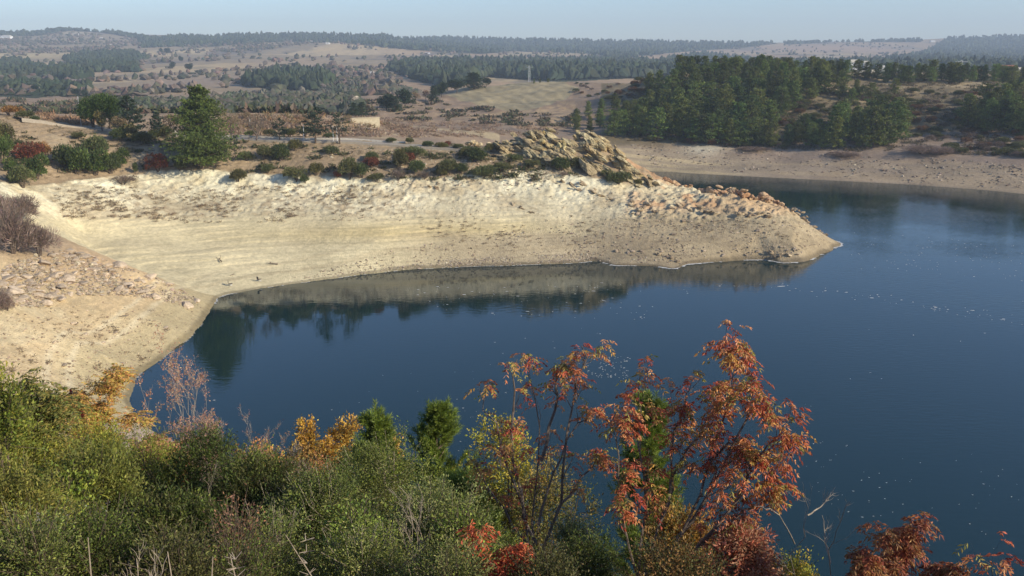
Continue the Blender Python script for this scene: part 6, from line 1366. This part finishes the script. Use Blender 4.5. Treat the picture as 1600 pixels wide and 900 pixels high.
guided_tree('red_sapling', [[(1550, 960), (1552, 900), (1546, 878)], [(1552, 930), (1562, 895), (1568, 884)]], 7.6, 1405, 'tip of a tiny red sapling at the bottom right corner', 'sapling', pinnate(0.8, 3), depth=1, kids=5, rad=0.006, shrink=0.4, angle=0.7, minlen=0.06)
guided_tree('red_sapling', [[(765, 960), (770, 900), (764, 872)], [(775, 950), (790, 905), (800, 885)]], 6.4, 1406, 'small bright red sapling at the bottom under the left red-leaved tree', 'sapling', pinnate(0.9, 4, ((0.55, 0.12, 0.05), (0.5, 0.2, 0.08))), depth=2, kids=5, rad=0.007, shrink=0.4, angle=0.7, minlen=0.06)
# pine saplings with long soft needles
def sapling_pine(px, top, wpx, Y, seed, label, base=((0.17, 0.23, 0.035), (0.21, 0.26, 0.04), (0.12, 0.17, 0.03)), nw=0.0045, group='pine saplings among the bushes'):
    r = np.random.default_rng(seed); b = fg_base(px, Y); tp = np.array(at(px, top, Y)); k_ = mpp(tp); hw = wpx * k_ / 2; hh = tp[2] - b[2] - 0.1
    T = [tube([(0, 0, -0.1), (0.02, 0, hh * 0.5), (0, 0, hh)], [0.035, 0.022, 0.006], 6)]; S = []; SD = []; z = hh * 0.12
    while z < hh - 0.05:
        reach = hw * (1.12 - (z / hh) ** 1.3)
        for q in range(r.integers(5, 8)):
            a = r.uniform(0, 6.28); L = reach * r.uniform(0.5, 1.15); p0 = np.array([0, 0, z]); d = np.array([math.cos(a), math.sin(a), 0]); t = np.linspace(0, 1, 6)[:, None]
            pts = p0 + d * L * t + np.array([0, 0, 1]) * L * (0.25 * t + 0.55 * t ** 2); T.append(tube(pts, np.linspace(0.012, 0.004, 6), 4))
            for j in range(2, 6):
                m = 1 if j == 5 else 2
                for _ in range(m + 1): S.append(pts[j]); SD.append(unit(unit(pts[j] - pts[j - 1]) * 1.2 + 0.8 * rdir(1, r)[0] + [0, 0, 0.6]))
        z += r.uniform(0.13, 0.2) * (1 + 0.3 * (hh > 2))
    for q in range(6): S.append(np.array([0, 0, hh - 0.05 * q])); SD.append(unit(np.array([0, 0, 1.0]) + 0.5 * rdir(1, r)[0]))
    S = np.array(S); SD = np.array(SD); n = len(S); L = r.uniform(0.12, 0.24, n); k = 75
    t = np.tile(np.linspace(0, 1, k), n); P = np.repeat(S, k, 0) + np.repeat(SD * L[:, None], k, 0) * t[:, None]; D = unit(np.repeat(SD, k, 0) * 0.9 + 0.75 * rdir(n * k, r))
    V, Fq = rhombs(P, D, 0.085 * r.uniform(0.7, 1.2, n * k), nw, r, 0.0)
    tone = np.clip(1 + 0.2 * r.normal(size=n), 0.6, 1.5); col = lcol(n * k, base, 0.2, 0.06, r) * np.repeat(np.repeat(tone, k), 4)[:, None]
    e = empty('pine_sapling', b); tag(e, label, 'young pine', group); mesh_np('crown', V, Fq, M_NEEDLE, col, parent=e); mesh_np('trunk', *merge(T), M_BARK, parent=e)
sapling_pine(682, 630, 190, 13.5, 1501, 'bright soft-needled pine sapling rising highest in the middle of the bushes', nw=0.0075)
sapling_pine(590, 640, 150, 13.0, 1502, 'soft-needled pine sapling just right of the golden columns', nw=0.0075)
sapling_pine(728, 740, 150, 9.8, 1503, 'low pine sapling below the highest one, left of the red-leaved tree', nw=0.006)
sapling_pine(1012, 625, 140, 12.5, 1504, 'pine sapling showing through behind the right red-leaved tree', nw=0.007)
sapling_pine(560, 705, 130, 11.0, 1505, 'darker pine sapling behind the grey-green bush', ((0.12, 0.16, 0.03), (0.15, 0.19, 0.035)), nw=0.006)
# litter, grass stalks and ground cover under the camera
r = np.random.default_rng(66); n = 9000
x = r.uniform(-4.5, 4.5, n); y = r.uniform(2.2, 9, n); z = gz(x, y); P = np.stack([x, y, z + 0.01], -1)
V, Fq = rhombs(P, unit(rdir(n, r) * [1, 1, 0.3] + [0, 0, 0.25]), 0.035 * r.uniform(0.5, 1.3, n), 0.018, r); tag(mesh_np('leaf_litter', V, Fq, M_LEAF, lcol(n, ((0.22, 0.15, 0.09), (0.3, 0.23, 0.15), (0.13, 0.09, 0.06), (0.4, 0.34, 0.26)), 0.3, 0.08, r)), 'dry leaf litter on the ground under the bushes', 'leaf litter', kind='stuff')
n = 700; x = r.uniform(-4.6, 4.6, n); y = r.uniform(2.6, 6.5, n); z = gz(x, y); kk_ = 40; P = np.repeat(np.stack([x, y, z], -1), kk_, 0) + r.normal(size=(n * kk_, 3)) * [0.07, 0.07, 0.0]
D = unit(rdir(n * kk_, r) * [1, 1, 0.2] + [0, 0, 0.9]); V, Fq = rhombs(P, D, r.uniform(0.04, 0.14, n * kk_), 0.006, r, 0.1); tag(mesh_np('ground_cover', V, Fq, M_LEAF, lcol(n * kk_, ((0.10, 0.11, 0.04), (0.17, 0.14, 0.07), (0.08, 0.09, 0.03)), 0.3, 0.08, r)), 'grass and low weeds on the near slope', 'grass', kind='stuff')
for i, (px, top, Y, lab) in enumerate([(246, 862, 4.2, 'single pale dry stalk right of the thorny twig'), (304, 870, 4.3, 'short pale stalk at the bottom edge'), (352, 868, 4.5, 'dry plant stalk with side tufts at the bottom'), (468, 836, 5.2, 'pale upright stalk with whorled side twigs in front of the grey-green bush'), (121, 840, 4.4, 'bent pale stalk over the dark gap at the bottom left')]):
    b = fg_base(px, Y); tp = np.array(at(px, top, Y)); hh = max(tp[2] - b[2], 0.3); rr = np.random.default_rng(i); L_ = [tube([(0, 0, 0), (rr.normal() * 0.03, 0, hh * 0.5), (rr.normal() * 0.05, 0, hh)], [0.006, 0.005, 0.003], 4)]
    if i in (2, 3):
        for f in np.linspace(0.5, 0.95, 5):
            for a in rr.uniform(0, 6.28, 4): L_.append(tube([(0, 0, hh * f), (math.cos(a) * 0.06, math.sin(a) * 0.06, hh * f + 0.02)], [0.003, 0.0015], 3))
    o = mesh_np('dry_stalk', *merge(L_), M_TWIG, loc=tuple(b)); tag(o, lab, 'dry stalk')
